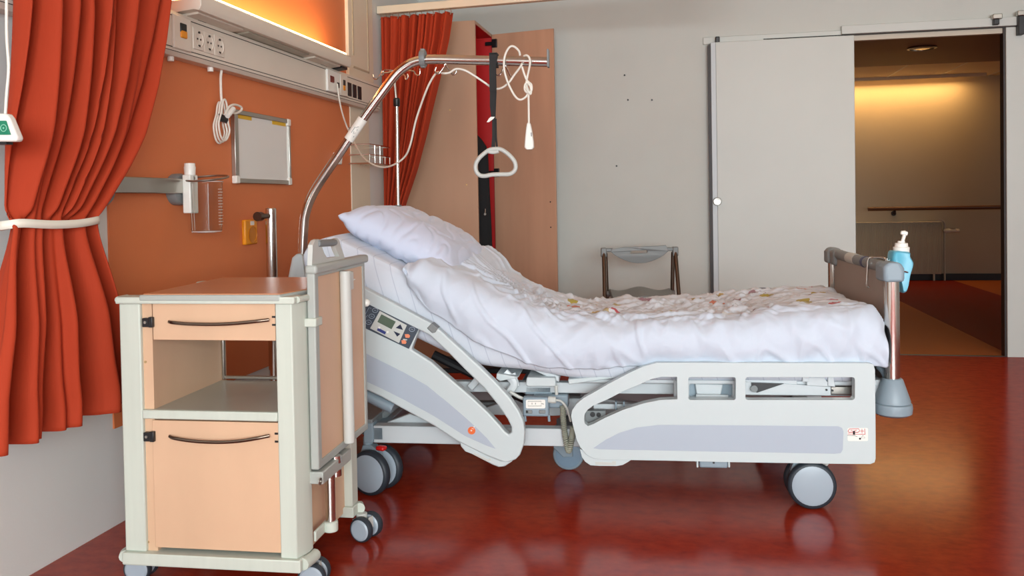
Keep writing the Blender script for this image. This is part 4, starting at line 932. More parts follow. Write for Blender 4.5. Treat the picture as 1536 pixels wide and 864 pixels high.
# trapeze
tp = bl(741, 90, .5)
TR = thing('trapeze_handle', 'light grey triangular grab handle on a black strap under the pole', 'trapeze handle', BM @ Vector((tp.x, .5, bl(741, 262, .5).z)), BYAW)
TR.matrix_basis = BM @ Matrix.Translation((tp.x, .5, bl(741, 262, .5).z)); TR.location = TR.matrix_basis.translation
def strap(pts, y0, y1, th=.0025):
    q = MB(); P = []
    for x, y, w in pts: P.append((bl(x-w/2, y, .5), bl(x+w/2, y, .5), y))
    for yy in (y0, y1):
        q.grid([[Vector((a.x, yy, a.z)), Vector((b.x, yy, b.z))] for a, b, _ in P])
    # side faces
    for (a, b, _), (c, d, _) in zip(P, P[1:]):
        for u, v in ((a, c), (b, d)):
            q.bm.faces.new([q.bm.verts.new(k_) for k_ in (Vector((u.x, y0, u.z)), Vector((u.x, y1, u.z)), Vector((v.x, y1, v.z)), Vector((v.x, y0, v.z)))])
    return q
Lb(MB().prism([(tp.x-.015, tp.z-.03), (tp.x+.015, tp.z-.03), (tp.x+.016, tp.z+.026), (tp.x-.016, tp.z+.026)], lambda u, v: Vector((u, .474, v)), lambda u, v: Vector((u, .526, v)),
   [[(tp.x-.0149, tp.z-.022), (tp.x+.0149, tp.z-.022), (tp.x+.0149, tp.z+.0215), (tp.x-.0149, tp.z+.0215)]]), 'strap_loop', M_strap, TR, bevel=.002)
Lb(strap([(741, 83, 11), (741, 96, 10.5), (740, 105, 9), (740.5, 138, 9)], .470, .478), 'strap_buckle_end', M_strap, TR)
Lb(strap([(740.5, 100, 7), (740, 140, 8), (739.5, 160, 7), (741, 178, 5.5)], .479, .484), 'strap_tail', M_strap, TR)
Lb(strap([(742, 98, 6), (742.5, 140, 6), (741.5, 176, 5), (741.5, 205, 5), (740, 230, 6)], .485, .489), 'strap', M_strap, TR)
Lb(MB().tube([bl(x, y, .487) for x, y in ((743.5, 178), (744, 205), (745.5, 222))], .004, 8), 'strap_edge', M_strap, TR)
Lb(strap([(740.5, 176, 6), (738, 179, 7), (733, 184, 3)], .476, .480), 'care_label', M_white, TR)
PT = [(741, 223.5), (751, 224), (762, 231), (771, 241), (773.5, 250), (771, 257), (764, 261), (752, 261.5), (738, 262), (727, 264), (719, 262.5), (714, 256), (713.5, 247), (718, 238), (727, 229.5), (734, 225)]
Lb(MB().tube([bl(x, y, .487) for x, y in PT], .0088, 14, 5, True), 'grip_ring', M_lgrey, TR)
Lb(MB().tube([bl(x, y, .487) for x, y in ((733, 227.5), (740, 228.5), (748, 227))], .0075, 10, 4), 'strap_bridge', M_lgrey, TR)
# call pendant with its cord
cpd = thing('call_pendant', 'white patient call pendant knotted on a long cord over the lifting pole', 'call pendant', BM @ Vector((bl(793, 225, .5).x, .47, bl(793, 225, .5).z)), BYAW)
cpd.matrix_basis = BM @ Matrix.Translation((bl(793, 225, .5).x, .47, bl(793, 225, .5).z)); cpd.location = cpd.matrix_basis.translation
wp = [onx(506, 126, XF+.02), onx(507.5, 140, XF+.03), onx(511, 160, XF+.03), onx(516, 178, XF+.03)]+[ony(x, y, Y) for x, y, Y in ((522, 194, 4.5), (533, 217, 4.25), (545, 236, 4.05), (560, 247, 3.92), (576, 251, 3.85), (593, 246, 3.78), (608, 234, 3.74), (616, 215, 3.70), (624, 180, 3.66), (637, 142, 3.60), (647, 120, 3.57), (656, 108.5, 3.555))]
bpx = [(664, 110, .49), (674, 109, .488), (684, 103.5, .49), (697, 105.5, .49), (712, 114, .50), (727, 124, .507), (740, 132.5, .51), (752, 132, .50), (763, 124, .49), (771, 113, .485), (780, 101, .475), (783.5, 95, .47)]
wp += [BM @ bl(x, y, o) for x, y, o in bpx]
MB().tube(wp, .0043, 10, 6).build('cord_run', M_cable, cpd)
def ct(lst, nm='cord_loop', r=.0043, sm=6): return MB().tube([BM @ bl(x, y, o) for x, y, o in lst], r, 10, sm).build(nm, M_cable, cpd)
ct([(780, 83, .475), (778, 76, .465), (770, 69.5, .46), (763, 72, .46), (757, 85, .465), (756, 102, .47), (760, 119, .475), (767, 135, .475), (774, 146, .475), (781, 149.5, .475), (789, 145, .475), (793, 137, .475)])
ct([(786, 84, .475), (790, 83, .465), (794, 87, .46), (795, 95, .46), (793, 106, .468), (790.5, 118, .475), (790, 128, .475), (793, 137, .478)])
ct([(783, 100, .47), (786, 110, .47), (790, 120, .472), (795, 128, .472), (796, 136, .472), (793, 141, .472), (793, 160, .475), (793.3, 186, .475)])
ct([(794, 122, .466), (788, 126, .466), (787, 134, .468), (791, 139, .466), (797, 136, .464), (797, 127, .464), (792, 123, .466)], 'knot')
ct([(789, 122, .47), (796, 131, .462), (796, 141, .468), (792, 137, .462), (789, 130, .47)], 'knot')
bd = [(791, 184), (795.5, 184), (798, 195), (800.5, 212), (801, 221), (798.5, 224.5), (789.5, 224.5), (787, 221), (788, 206), (789.5, 192)]
q = slab(bd, .462, .49, off=.475); q.bm.transform(BM); pb = q.build('pendant_body', M_white, cpd, bevel=.005, bseg=3)
q = slab([(796.5, 199), (798, 199), (798.5, 205), (797, 205)], .4605, .463, off=.475); q.bm.transform(BM); q.build('pendant_button', M_grey, pb, bevel=.001)
q = MB().lathe([(.004, -.002), (.004, .004)], bl(794.5, 223.8, .475), 'z', 10); q.bm.transform(BM); q.build('pendant_mic', M_grey, pb)

# ================================================================ bedding
mh = lambda x: .59+(SL*(HX-.03-x) if x < HX-.03 else 0)
FLAT = .585
def msm(x):   # mattress top, softened at the bend
    a_ = .22; d = HX-.03-x
    if d > a_: return FLAT+SL*d
    if d < -a_: return FLAT
    return FLAT+SL*(d+a_)**2/(4*a_)
# mattress
P = []
NM = 420
xs = [-1.345+(.61+1.345)*i/NM for i in range(NM+1)]
yn, yf_ = .045, .915
for i, x in enumerate(xs):
    zt_ = msm(x); e0 = min(1, (i+1)/16, (NM+1-i)/16); e0 = e0**.5
    th_ = .15+.045*sst(-.5, -.75, x); row = []
    prof = [(yn+.02, -th_), (yn, -th_+.02), (yn-.006, -th_*.5), (yn, -.035), (yn+.012, -.012), (yn+.04, 0), (.3, .004), (.48, .004), (.66, .004), (yf_-.04, 0), (yf_-.012, -.012), (yf_, -.035), (yf_+.006, -th_*.5), (yf_, -th_+.02), (yf_-.02, -th_)]
    zt2 = zt_; sx = 0
    for y, dz in catmull([Vector((a_, b_, 0)) for a_, b_ in prof], 3) and [(v.x, v.y) for v in catmull([Vector((a_, b_, 0)) for a_, b_ in prof], 3)]:
        dzz = -th_/2+(dz+th_/2)*e0; yy = .48+(y-.48)*(.985+.015*e0)
        rip = 0
        if dz < -.02 and y < .2: rip = -.0015*max(0, math.cos((x+dz*.45+.004*noise.noise((x*9, dz*9, 0)))*2*PI/.052))**10*sst(-.17, -.10, dz)*sst(-.012, -.03, dz)
        # tilt section with the slope
        sl = -SL if x < HX-.2 else 0
        row.append(Vector((x+dzz*(SL*.7*sst(HX+.15, HX-.35, x)), yy-rip, zt2+dzz)))
    P.append(row)
m_ = MB(); V = m_.grid(P, True); m_.bm.faces.new(V[0]); m_.bm.faces.new(V[-1])
m_.bm.transform(BM)
mt = m_.build('mattress', M_sheet, None, angle=60)
tag(mt, 'mattress in a white fitted sheet bending up at the bed head', 'mattress')
# pillow
C0 = Vector((-1.045, .49, msm(-1.045)+.062)); th_ = math.atan(SL)
ax_ = Vector((math.cos(th_), 0, -math.sin(th_))); ay_ = Vector((0, 1, 0)); an_ = Vector((math.sin(th_), 0, math.cos(th_)))
R_ = Matrix.Rotation(-.06, 3, an_); ax_ = R_ @ ax_; ay_ = R_ @ ay_
PL, PW_, PT_ = .242, .365, .108
def pil(s, t, sg):
    es, et = abs(s), abs(t)
    h_ = ((1-es**3.2)*(1-et**3.2))**.45
    # corners stick out, sides pull in
    fx = 1-.03*(1-et**2)*es; fy = 1-.03*(1-es**2)*et
    n1 = noise.noise((s*2.2, t*2.2, sg*3.1))*.014+noise.noise((s*5, t*3.4, sg*2+5))*.007
    rdg = abs(noise.noise((s*3.5+t*2, t*3-s, 8+sg)))
    edge = sst(0, .35, h_)
    hh_ = PT_*h_*(1.0 if sg > 0 else .72)+(n1-.0085*(1-min(1, rdg*5))**1.5)*edge
    return C0+ax_*(s*PL*fx*1.02)+ay_*(t*PW_*fy)+an_*(sg*hh_ + .008*(es*et)**3)+ax_*0
N_ = 72; m_ = MB(); ring = []
top = [[m_.bm.verts.new(pil(-1+2*i/N_, -1+2*j/N_, 1)) for j in range(N_+1)] for i in range(N_+1)]
bot = [[top[i][j] if i in (0, N_) or j in (0, N_) else m_.bm.verts.new(pil(-1+2*i/N_, -1+2*j/N_, -1)) for j in range(N_+1)] for i in range(N_+1)]
for i in range(N_):
    for j in range(N_):
        m_.bm.faces.new((top[i][j], top[i+1][j], top[i+1][j+1], top[i][j+1])); m_.bm.faces.new((bot[i][j+1], bot[i+1][j+1], bot[i+1][j], bot[i][j]))
m_.bm.transform(BM)
tag(m_.build('pillow', M_pillow, None, angle=80, sub=1), 'white pillow leaning on the raised head of the bed', 'pillow')
# duvet
HEMP = [(608, 407), (616, 424), (628, 442), (650, 465), (680, 487), (710, 507), (740, 522), (790, 543), (830, 550), (880, 552), (950, 548), (1000, 545), (1310, 545)]
HEM = [blxz(x, y, .02) for x, y in HEMP]; HEM[-1] = (.66, HEM[-2][1]-.0)
XH0, XH1, XF0 = HEM[0][0]-.004, -.93, .655
def T_(x, y):
    d = x-(XH0+(XH1-XH0)*min(1, max(0, (y-.05)/.8)))
    z = msm(x)+.012+(.036+.014*sst(-.45, -.7, x))*sst(0, .07, d)+.012*sst(.35, .1, y)
    z += .026*math.exp(-((x+.92)/.13)**2)*sst(.08, .3, y)*sst(0, .05, d)        # over the pillow end
    z += .016*sst(.45, .7, y)*sst(-.98, -.9, x)*(1-sst(-.815, -.775, x))         # turned-back far corner
    z -= .02*sst(.4, .7, y)*sst(-.80, -.76, x)*(1-sst(-.5, -.2, x))
    z += .042*sst(.0, .6, x)
    z -= .10*sst(.60, .665, x)**2*.6
    return z
NU, NV = 380, 220
def ridge(p, s): return 1-abs(noise.noise(Vector(p)*s))*2
P = []; prn = []
for i in range(NU+1):
    u = i/NU
    rowp = []; xm = XH0+(XF0-XH0)*u
    hz = interp(HEM, xm); hz = hz if u > .0 else HEM[0][1]
    ztop = T_(xm, .08); hb = min(hz, ztop-.012); hbf = msm(xm)-.12*sst(0, .25, u)
    pr = [(.02, hb), (-.004, hb+(ztop-hb)*.35), (.000, hb+(ztop-hb)*.65), (.028, ztop-(ztop-hb)*.12), (.085, ztop), (.2, 0), (.35, 0), (.5, 0), (.65, 0), (.8, 0), (.87, T_(xm, .85)-.012), (.925, T_(xm, .85)-.05), (.94, (T_(xm, .85)+hbf)/2), (.935, hbf)]
    pts = []
    for y, z in pr: pts.append(Vector((0, y, z if z else T_(xm, y))))
    sm = catmull(pts, 14)
    # resample
    L_ = [0]
    for a_, b_ in zip(sm, sm[1:]): L_.append(L_[-1]+(b_-a_).length)
    k = 0
    for j in range(NV+1):
        l_ = L_[-1]*j/NV
        while k < len(L_)-2 and L_[k+1] < l_: k += 1
        q = sm[k].lerp(sm[k+1], (l_-L_[k])/max(1e-6, L_[k+1]-L_[k]))
        v_ = min(1, max(0, (q.y-.05)/.8))
        x = xm+(XH1-XH0)*v_*(1-u)
        rowp.append(Vector((x, q.y, q.z)))
    P.append(rowp)
def nrm(i, j):
    a_ = P[min(NU, i+1)][j]-P[max(0, i-1)][j]; b_ = P[i][min(NV, j+1)]-P[i][max(0, j-1)]
    return a_.cross(b_).normalized()
Q = []
for i in range(NU+1):
    row = []
    for j in range(NV+1):
        p = P[i][j]; n_ = nrm(i, j); x, y, z = p
        ht = T_(x, max(.08, y)); top = sst(.035, .012, ht-z)*sst(.02, .09, y) if y < .5 else 1
        mid = sst(-.72, -.45, x)*(1-.55*sst(.25, .55, x))
        c_ = noise.noise((x*3.2, y*3.2, 1.7))
        wx, wy = x+.03*c_, y+.03*noise.noise((x*4, y*4, 9.))
        def cr(px_, py_, sd_, f):
            n0 = noise.noise(Vector((px_*f, py_*f, sd_))); return 1-min(1, abs(n0)*2.6)
        fold = 0
        for k_, (th0, fu, fv, am) in enumerate(((.35, 2.0, 13, .015), (-.6, 2.3, 15, .013), (1.25, 2.6, 15, .010), (-.15, 3.0, 24, .008), (.8, 3.2, 25, .007), (-1.0, 3.2, 28, .006), (.1, 4, 38, .0045), (-.5, 4, 36, .004))):
            cu, su = math.cos(th0), math.sin(th0)
            pu, pv = wx*cu+wy*su, -wx*su+wy*cu
            n0 = noise.noise((pu*fu, pv*fv, 3.3*k_)); mk_ = sst(-.3, .15, noise.noise((x*4.5, y*4.5, 20+5*k_)))
            fold += am*((1-min(1, abs(n0)*3.2))**1.7-.22)*mk_
        d = mid*(.12*(1-top)+top)*fold
        # long creases running along the bed near the foot
        d += top*sst(.05, .3, x)*(.008*(cr(wx*.30+wy*.25, wy*1.5, 11., 10)**1.7-.2)+.004*(cr(wx*.4-wy*.3, wy*2, 13., 20)**1.5-.25))
        # back-rest part: soft billow with creases fanning out above the bend
        bk = sst(-.45, -.60, x)*top
        d += bk*.010*noise.noise((x*5, y*4, 4.))
        rx, ry = x+.56, (y-.34); aa = math.atan2(ry, -rx); rd = math.hypot(rx, ry)
        st_ = (1-min(1, abs(noise.noise((aa*3.4, rd*2.0, 5.)))*4.2))**1.6
        d += .020*(st_-.2)*math.exp(-((rd-.17)/.13)**2)*sst(.0, .06, y)*(1 if rx < .1 else 0)
        d += bk*.009*(cr(x*.7+y*1.0, y*.6-x*.5, 21., 6)**4-.08)
        # near side: upright gathers that fade towards the hem
        sd = (1-top)*(y < .3)
        rel = min(1, max(0, (ht-z)/.16))
        g = noise.noise((x*15+z*9, z*4, 2.))*.010+(.5-abs(noise.noise((x*11-z*8, z*5, 5.)))*2)*.007
        d += sd*(g*(1-.45*rel)+.012*noise.noise((x*6, z*7, 6.))+.008*(1-min(1, abs(noise.noise((x*9+z*6, z*3-x*2, 31.)))*5))**2)
        d += .004*noise.noise((x*8, y*8, z*8))
        tilt = Vector((.006*noise.noise((z*14, x*5, 3))*sd, 0, 0))
        q = p+n_*d*(1 if n_.z > -.2 else 1)
        row.append(q+tilt)
        f = 0
        prn.append(sst(-.62, -.42, x)*sst(.10, .2, y)*sst(.03, .01, ht-z) if True else 0)
    Q.append(row)
m_ = MB(); m_.grid(Q)
m_.bm.transform(BM)
dv = m_.build('duvet', M_duvet, None, angle=180, solid=.007)
at = dv.data.attributes.new('printed', 'FLOAT', 'POINT')
if len(dv.data.vertices) == len(prn): at.data.foreach_set('value', prn)
tag(dv, 'rumpled white duvet with small scattered print lying on the bed', 'duvet')

# ================================================================ bottle on the foot board
sb = thing('sanitizer_bottle', 'turquoise pump bottle hung in a wire holder on the foot board', 'bottle', BM @ Vector((.76, .13, .67)), BYAW)
def sp(x, y): return blxz(x, y, .15)
so_ = [(1335, 380), (1340, 375.5), (1360, 377), (1361, 383), (1366, 392), (1365.5, 400), (1361.5, 412), (1358.5, 428), (1355, 437), (1350, 438), (1348, 430), (1343, 412), (1334, 398)]
qq = MB(); 
o2 = poly(so_, .15, 3); cxm_ = sum(a for a, b in o2)/len(o2)
rings_ = []
for dy, sc_ in ((-.04, .80), (-.034, .93), (-.02, 1), (.02, 1), (.034, .93), (.04, .80)):
    cz_ = sum(b for a, b in o2)/len(o2); rings_.append([Vector((cxm_+(a-cxm_)*sc_, .15+dy, cz_+(b-cz_)*(.5+.5*sc_))) for a, b in o2])
V = qq.grid(rings_, True)
qq.bm.faces.new(V[0]); qq.bm.faces.new(V[-1][::-1]); qq.bm.transform(BM); qq.build('bottle_body', M_teal, sb, angle=50)
def spm(x, y, off=.15): return bl(x, y, off)
c_ = spm(1352, 376); q = MB().lathe([(.026, -.008), (.027, .012), (.022, .014), (.021, .026), (.012, .028), (.012, .034)], c_, 'z', 28); q.bm.transform(BM); pm = q.build('pump_collar', M_white, sb)
q = MB().tube([spm(1353, 364), spm(1355, 358), spm(1357, 351)], .006, 10); q.bm.transform(BM); q.build('pump_stem', M_white, pm)
q = MB().tube([spm(1361, 351), spm(1356, 349.5), spm(1351, 349)], [.0075, .009, .006], 10); q.bm.transform(BM); q.build('pump_nozzle', M_white, pm, bevel=.002)
q = MB().tube([spm(1353, 409, .10), spm(1356, 407, .095), spm(1362, 408.5, .105), spm(1363, 407, .17)], .0025, 6, 3).tube([(spm(1336, 385).x-.01, .16, zc_-.0), (spm(1336, 385).x+.005, .16, zc_-.04), (spm(1340, 402).x, .195, spm(1340, 402).z)], .0025, 6, 3); q.bm.transform(BM); q.build('wire_holder', M_chrome, sb)
# hanging wire hook on the push bar
hk = thing('wire_hanger', 'bent chrome wire hook hanging over the foot board bar', 'hook', BM @ Vector((.66, .25, .7)), BYAW)
a_ = bl(1309, 387, .25); e_ = bl(1304, 431, .25)
zz = zc_-.028
q = MB().tube([(.712, .19, zz+.005), (.700, .20, zz+.026), (.680, .235, zz+.026), (.662, .25, zz+.022), (.657, .25, zz-.02), (.655, .25, e_.z+.01), (.662, .25, e_.z)], .0042, 8, 4)
q.bm.transform(BM); q.build('wire', M_chrome, hk)
# ================================================================ bedside cabinet
YFc = 2.18; x = onz(447, 850, .085)
CXL, CXR = ony(182, 640, YFc).x, -1.042
CYB = 2.64; ZB0, ZB1 = .078, .112
ZT0, ZT1 = ony(300, 455, YFc).z, ony(300, 445, YFc).z
cab = thing('bedside_cabinet', 'beech bedside cabinet on castors with a drawer, open shelf and door', 'cabinet', ((CXL+CXR)/2, (YFc+CYB)/2, 0))
LW = ony(212, 640, YFc).x-CXL
def ypl(px_, py_): p = ony(px_, py_, YFc); return p
# corner posts with chamfered outer edge
def post(x0, x1, y0, y1, ch):
    o_ = [(x0, y0), (x1, y0), (x1, y1), (x0, y1)]
    if ch == 'fr': o_ = [(x0, y0), (ony(433, 640, YFc).x, y0), (x1, y0+.045), (x1, y1), (x0, y1)]
    return MB().prism(o_, lambda u, v: Vector((u, v, ZB1)), lambda u, v: Vector((u, v, ZT0)))
RX0 = ony(409, 640, YFc).x
post(CXL, CXL+LW, YFc, YFc+.05, '').build('post', M_cart, cab, bevel=.004)
post(RX0, CXR, YFc, YFc+.075, 'fr').build('post', M_cart, cab, bevel=.003)
post(CXL, CXL+LW, CYB-.05, CYB, '').build('post', M_cart, cab, bevel=.004)
post(CXR-.06, CXR, CYB-.055, CYB, '').build('post', M_cart, cab, bevel=.004)
# base and top bars
def ringbar(z0, z1, nm):
    q = MB(); fx = ony(437, 640, YFc).x
    q.prism([(CXL-.004, YFc-.012), (fx+.006, YFc-.012), (fx+.006, YFc+.045), (CXL-.004, YFc+.045)], lambda u, v: Vector((u, v, z0)), lambda u, v: Vector((u, v, z1)))
    q.build(nm, M_cart, cab, bevel=.004); o = MB().box((CXL-.004, CYB-.03, z0), (CXR-.01, CYB+.012, z1)).build(nm, M_cart, cab, bevel=.004)
    r_ = (z1-z0)/2; zc = (z0+z1)/2
    # rounded bumper ends around the corners
    MB().tube([(fx+.006, YFc+.008, zc), (CXR+.004, YFc+.055, zc), (CXR+.004, YFc+.075, zc)], r_, 12).build('corner_bumper', M_cart, cab)
    MB().tube([(CXL-.004, YFc+.004, zc), (CXL-.012, YFc+.02, zc), (CXL-.012, YFc+.06, zc)], r_, 12).build('corner_bumper', M_cart, cab)
    MB().tube([(CXR-.06, CYB+.0, zc), (CXR+.008, CYB-.0, zc), (CXR+.010, CYB-.015, zc)], r_, 12).build('corner_bumper', M_cart, cab)
    return o
ringbar(ZB0, ZB1, 'base_bar'); ringbar(ZT0, ZT1, 'top_bar')
MB().box((CXR-.065, CYB-.06, ZB0), (CXR+.004, CYB+.004, ZB1)).build('base_corner', M_cart, cab, bevel=.003)
th = .016; IX0, IX1 = ony(226, 640, YFc).x-.009, CXR-.03
bx('side_panel', M_woodC, (IX0-.008, YFc+.03, ZB1), (IX0+.008, CYB-.02, ZT0), cab)
bx('side_panel', M_woodC, (CXR-.045, YFc+.03, ZB1), (CXR-.026, CYB-.02, ZT0), cab)
bx('base_panel', M_woodC, (IX0, YFc+.045, ZB1-.02), (CXR-.03, CYB-.03, ZB1-.002), cab)
bx('front_stile', M_woodC, (CXL+LW-.002, YFc+.012, ZB1-.0), (ony(226, 640, YFc).x, YFc+.03, ZT0-.002), cab)
shz0, shz1 = ony(320, 630.5, YFc).z, ony(320, 617, YFc).z
bx('shelf', M_shelf, (IX0, YFc+.016, shz0+.003), (CXR-.04, CYB-.055, shz1-.001), cab)
bx('shelf_front_edge', M_cart, (CXL+LW-.0, YFc-.002, shz0), (RX0-.0, YFc+.018, shz1), cab, bevel=.003)
bx('back_panel', M_woodC, (IX0, CYB-.045, ZB1), (CXR-.04, CYB-.035, shz0), cab)
bx('back_panel', M_woodC, (IX0, CYB-.045, ony(320, 512, YFc).z), (CXR-.04, CYB-.035, ZT0), cab)
# rear frame rods of the open shelf
bk = CYB-.045
px0 = IX0+.013
zsh = ony(380, 566, bk).z
MB().box((px0-.004, bk-.008, shz1), (px0+.004, bk+.004, ZT0-.08)).box((px0, bk-.006, zsh-.005), (CXR-.05, bk+.004, zsh+.006)).build('rear_guard', M_steel, cab, bevel=.002)
# drawer
dz0, dz1 = ony(320, 511, YFc).z, ony(320, 454, YFc).z
dx0, dx1 = ony(225, 480, YFc).x, RX0-.002
dw = bx('drawer', M_woodC, (dx0, YFc+.004, dz0), (dx1, YFc+.024, dz1), cab, bevel=.0015)
MB().box((dx0+.02, YFc+.024, dz0+.012), (dx0+.03, CYB-.06, dz1-.03)).box((dx1-.04, YFc+.024, dz0+.012), (dx1-.03, CYB-.06, dz1-.03)).box((dx0+.03, YFc+.03, dz0+.012), (dx1-.04, CYB-.06, dz0+.02)).build('drawer_box', M_cart, dw)
def bow(pts, par, r=.0048):
    q = [ony(a, b, YFc-.0) for a, b in pts]; n = len(q)
    pp = [Vector((p.x, YFc-.004-.016*math.sin(PI*min(1, max(0, (i)/(n-1))))**.6, p.z)) for i, p in enumerate(q)]
    return MB().tube(pp, r, 10, 6, flat=(1, .8)).build('handle', M_bronze, par)
bow([(251, 482), (260, 482.5), (285, 484.3), (320, 485), (350, 484), (380, 481.5), (397, 480)], dw)
cz0, cz1 = ony(320, 826, YFc).z, ony(320, 633, YFc).z
dr = bx('door', M_woodC, (ony(226, 700, YFc).x, YFc+.004, cz0), (RX0-.0+.003, YFc+.024, cz1), cab, bevel=.0015)
bow([(252, 653), (262, 654.5), (290, 658.5), (325, 660.5), (355, 659.5), (380, 656.5), (398, 654)], dr)
def hinge(px_, py_):
    p = ony(px_, py_, YFc-.004)
    h = MB().box((p.x-.016, YFc-.004, p.z-.0135), (p.x+.006, YFc+.012, p.z+.0115)).box((p.x+.004, YFc-.007, p.z-.014), (p.x+.017, YFc+.006, p.z+.015)).build('hinge', M_dark, cab, bevel=.002)
    MB().lathe([(.004, -.002), (.004, .002)], (p.x-.006, YFc-.0045, p.z), 'y', 10).build('hinge_screw', M_steel, h)
hinge(218, 483); hinge(220, 654)
for z in (ony(414, 476, YFc).z, ony(414, 488, YFc).z, ony(416, 652, YFc).z, ony(416, 664, YFc).z): bx('latch_slot', M_dark, (RX0-.010, YFc+.001, z-.003), (RX0-.001, YFc+.006, z+.002), cab)
for px_, py_ in ((216, 542), (220, 811)):
    p = ony(px_, py_, YFc+.011); MB().lathe([(.0035, -.001), (.0035, .002)], (p.x, YFc+.011, p.z), 'y', 10).build('shelf_pin_hole', mat('pin_brass', (170, 140, 96), .4), cab)
# tray top with grey edging
zt = ZT1+.008
tt = [(205, 441), (418, 440.5), (462, 429), (462, 415.5), (340, 415.5)]
tp_ = [onz(a, b, zt) for a, b in tt]; tp_[2].x = CXR+.004; tp_[3].x = CXR+.004; tp_[3].y = tp_[4].y; tp_[1].y = tp_[0].y
tp_[4].x = min(tp_[4].x, CXL+.14)
ctr = sum((p for p in tp_), Vector())/5
MB().prism([(p.x, p.y) for p in tp_], lambda u, v: Vector((u, v, ZT1-.012)), lambda u, v: Vector((u, v, zt-.002))).build('top_edging', M_edge, cab, bevel=.005, bseg=3)
ins = [ctr+(p-ctr)*.965 for p in tp_]
MB().prism([(p.x, p.y) for p in ins], lambda u, v: Vector((u, v, ZT1-.008)), lambda u, v: Vector((u, v, zt+.0005))).build('top_panel', M_woodT, cab, bevel=.001)
bx('top_support', M_lgrey, (CXL+.03, YFc+.05, ZT0), (CXR-.02, CYB-.03, ZT1-.011), cab)
# side hardware
zz = ony(466, 483, YFc+.06).z
# folded-down overbed table on the right side
TX = CXR+.016
tb_ = thing('folded_overbed_table', 'beech overbed table panel with grey edging folded down along the cabinet side', 'folding table', (TX, 2.45, .3))
def tx(px_, py_, d=0.): p = onx(px_, py_, TX+d); return (p.y, p.z)
o_ = [tx(458, 397), tx(545.5, 386.5), tx(545.5, 652), tx(467, 706), tx(463.5, 700)]
ya_, yb_ = tx(459, 420)[0], tx(545.5, 420)[0]
zt_n, zt_f = tx(459, 396)[1], tx(545, 388)[1]; ztp = (zt_n+zt_f)/2
zbn, zbf = tx(465, 706)[1], tx(545, 650)[1]; zbt = (zbn+zbf)/2
e_ = .022
fr_ = [(ya_, zbt), (yb_, zbt), (yb_, ztp), (ya_, ztp)]
inn = [(ya_+e_*1.3, zbt+e_), (yb_-e_*.8, zbt+e_), (yb_-e_*.8, ztp-e_*1.4), (ya_+e_*1.3, ztp-e_*1.4)]
MB().prism(fr_, lambda u, v: Vector((TX-.012, u, v)), lambda u, v: Vector((TX+.012, u, v)), [inn]).build('edge_frame', M_edge, tb_, bevel=.004, bseg=3)
MB().box((TX-.01, ya_+e_, zbt+e_*.9), (TX+.007, yb_-e_*.7, ztp-e_)).build('table_panel', M_woodC, tb_)
MB().box((TX-.016, ya_-.004, ztp-.022), (TX+.02, yb_+.02, ztp+.004)).build('top_edge_rail', M_edge, tb_, bevel=.008, bseg=3)
# carrying handle on top
H0 = [(458, 399), (459.5, 368), (464, 361), (469, 359), (477, 361.5), (497, 359.5), (501, 357.5), (505, 361), (508, 371), (513, 384), (515, 393)]
hl = [(475.5, 371), (486, 370), (497, 368.5), (500, 376), (505, 385), (484, 387.5), (479, 380)]
sc_h = lambda q: [tx(a, b, .0) for a, b in q]
hd = MB().prism(sc_h(H0), lambda u, v: Vector((TX-.008, u, v)), lambda u, v: Vector((TX+.006, u, v)), [sc_h(hl)]).build('lift_handle', M_lgrey, tb_, bevel=.005, bseg=3)
g0, g1 = tx(470, 366, .002), tx(500, 364, .002)
MB().tube([(TX-.001, g0[0], g0[1]), (TX-.001, g1[0], g1[1])], .0135, 16, flat=(.8, 1)).build('hand_grip', M_grey, hd, bevel=.003)
# lift tube
t0, t1 = tx(514, 402, .02), tx(517, 668, .02)
MB().tube([(TX+.024, t0[0], ztp-.03), (TX+.026, t0[0], t1[1])], .0165, 20).build('support_tube', M_lgrey, tb_, bevel=.003)
p = tx(519, 423, .03); MB().box((TX+.012, p[0]-.0, p[1]-.028), (TX+.036, p[0]+.045, p[1]+.028)).build('tube_clip', M_lgrey, tb_, bevel=.004)
MB().prism([(p[0]+.01, p[1]+.003), (p[0]+.075, p[1]+.001), (p[0]+.075, p[1]-.001), (p[0]+.01, p[1]-.006)], lambda u, v: Vector((TX+.02, u, v)), lambda u, v: Vector((TX+.03, u, v))).build('clip_pin', M_white, tb_)
p = tx(465, 483); MB().box((CXR-.002, p[0]-.03, p[1]-.012), (TX+.017, p[0]+.02, p[1]+.012)).build('table_clip', M_cart, tb_, bevel=.003)
p = tx(545, 456); MB().sphere((TX+.01, p[0]+.02, p[1]), .013).build('stop_knob', M_white, tb_)
# lower mechanism
p0, p1 = tx(466, 724, .02), tx(516, 690, .02)
mz0 = tx(482, 731, .02)[1]; mz1 = tx(490, 690, .02)[1]
MB().box((CXR-.004, tx(467, 725)[0], mz0+.01), (TX+.022, tx(516, 690)[0], mz0+.045)).build('guide_bracket', M_edge, tb_, bevel=.003)
MB().box((CXR-.004, tx(484, 690)[0], mz0+.04), (TX-.006, tx(489, 690)[0], mz1+.02)).box((CXR-.004, tx(508, 690)[0], mz0+.04), (TX+.0, tx(515, 690)[0], mz1+.02)).build('guide_plate', M_grey, tb_, bevel=.002)
p = tx(501, 695, .01); MB().lathe([(.017, -.02), (.017, .0), (.013, .002), (.013, .018), (.02, .02), (.018, .04)], (TX+.008, p[0], p[1]-.02), 'z', 18).build('spring_stop', M_chrome, tb_)
p = tx(472, 722, .022); MB().lathe([(.010, 0), (.010, .003), (.006, .003), (.006, .001)], (TX+.022, p[0], mz0+.028), 'x', 16).build('bolt', M_steel, tb_)
r0, r1 = tx(490, 728, .0), tx(490, 800, .0)
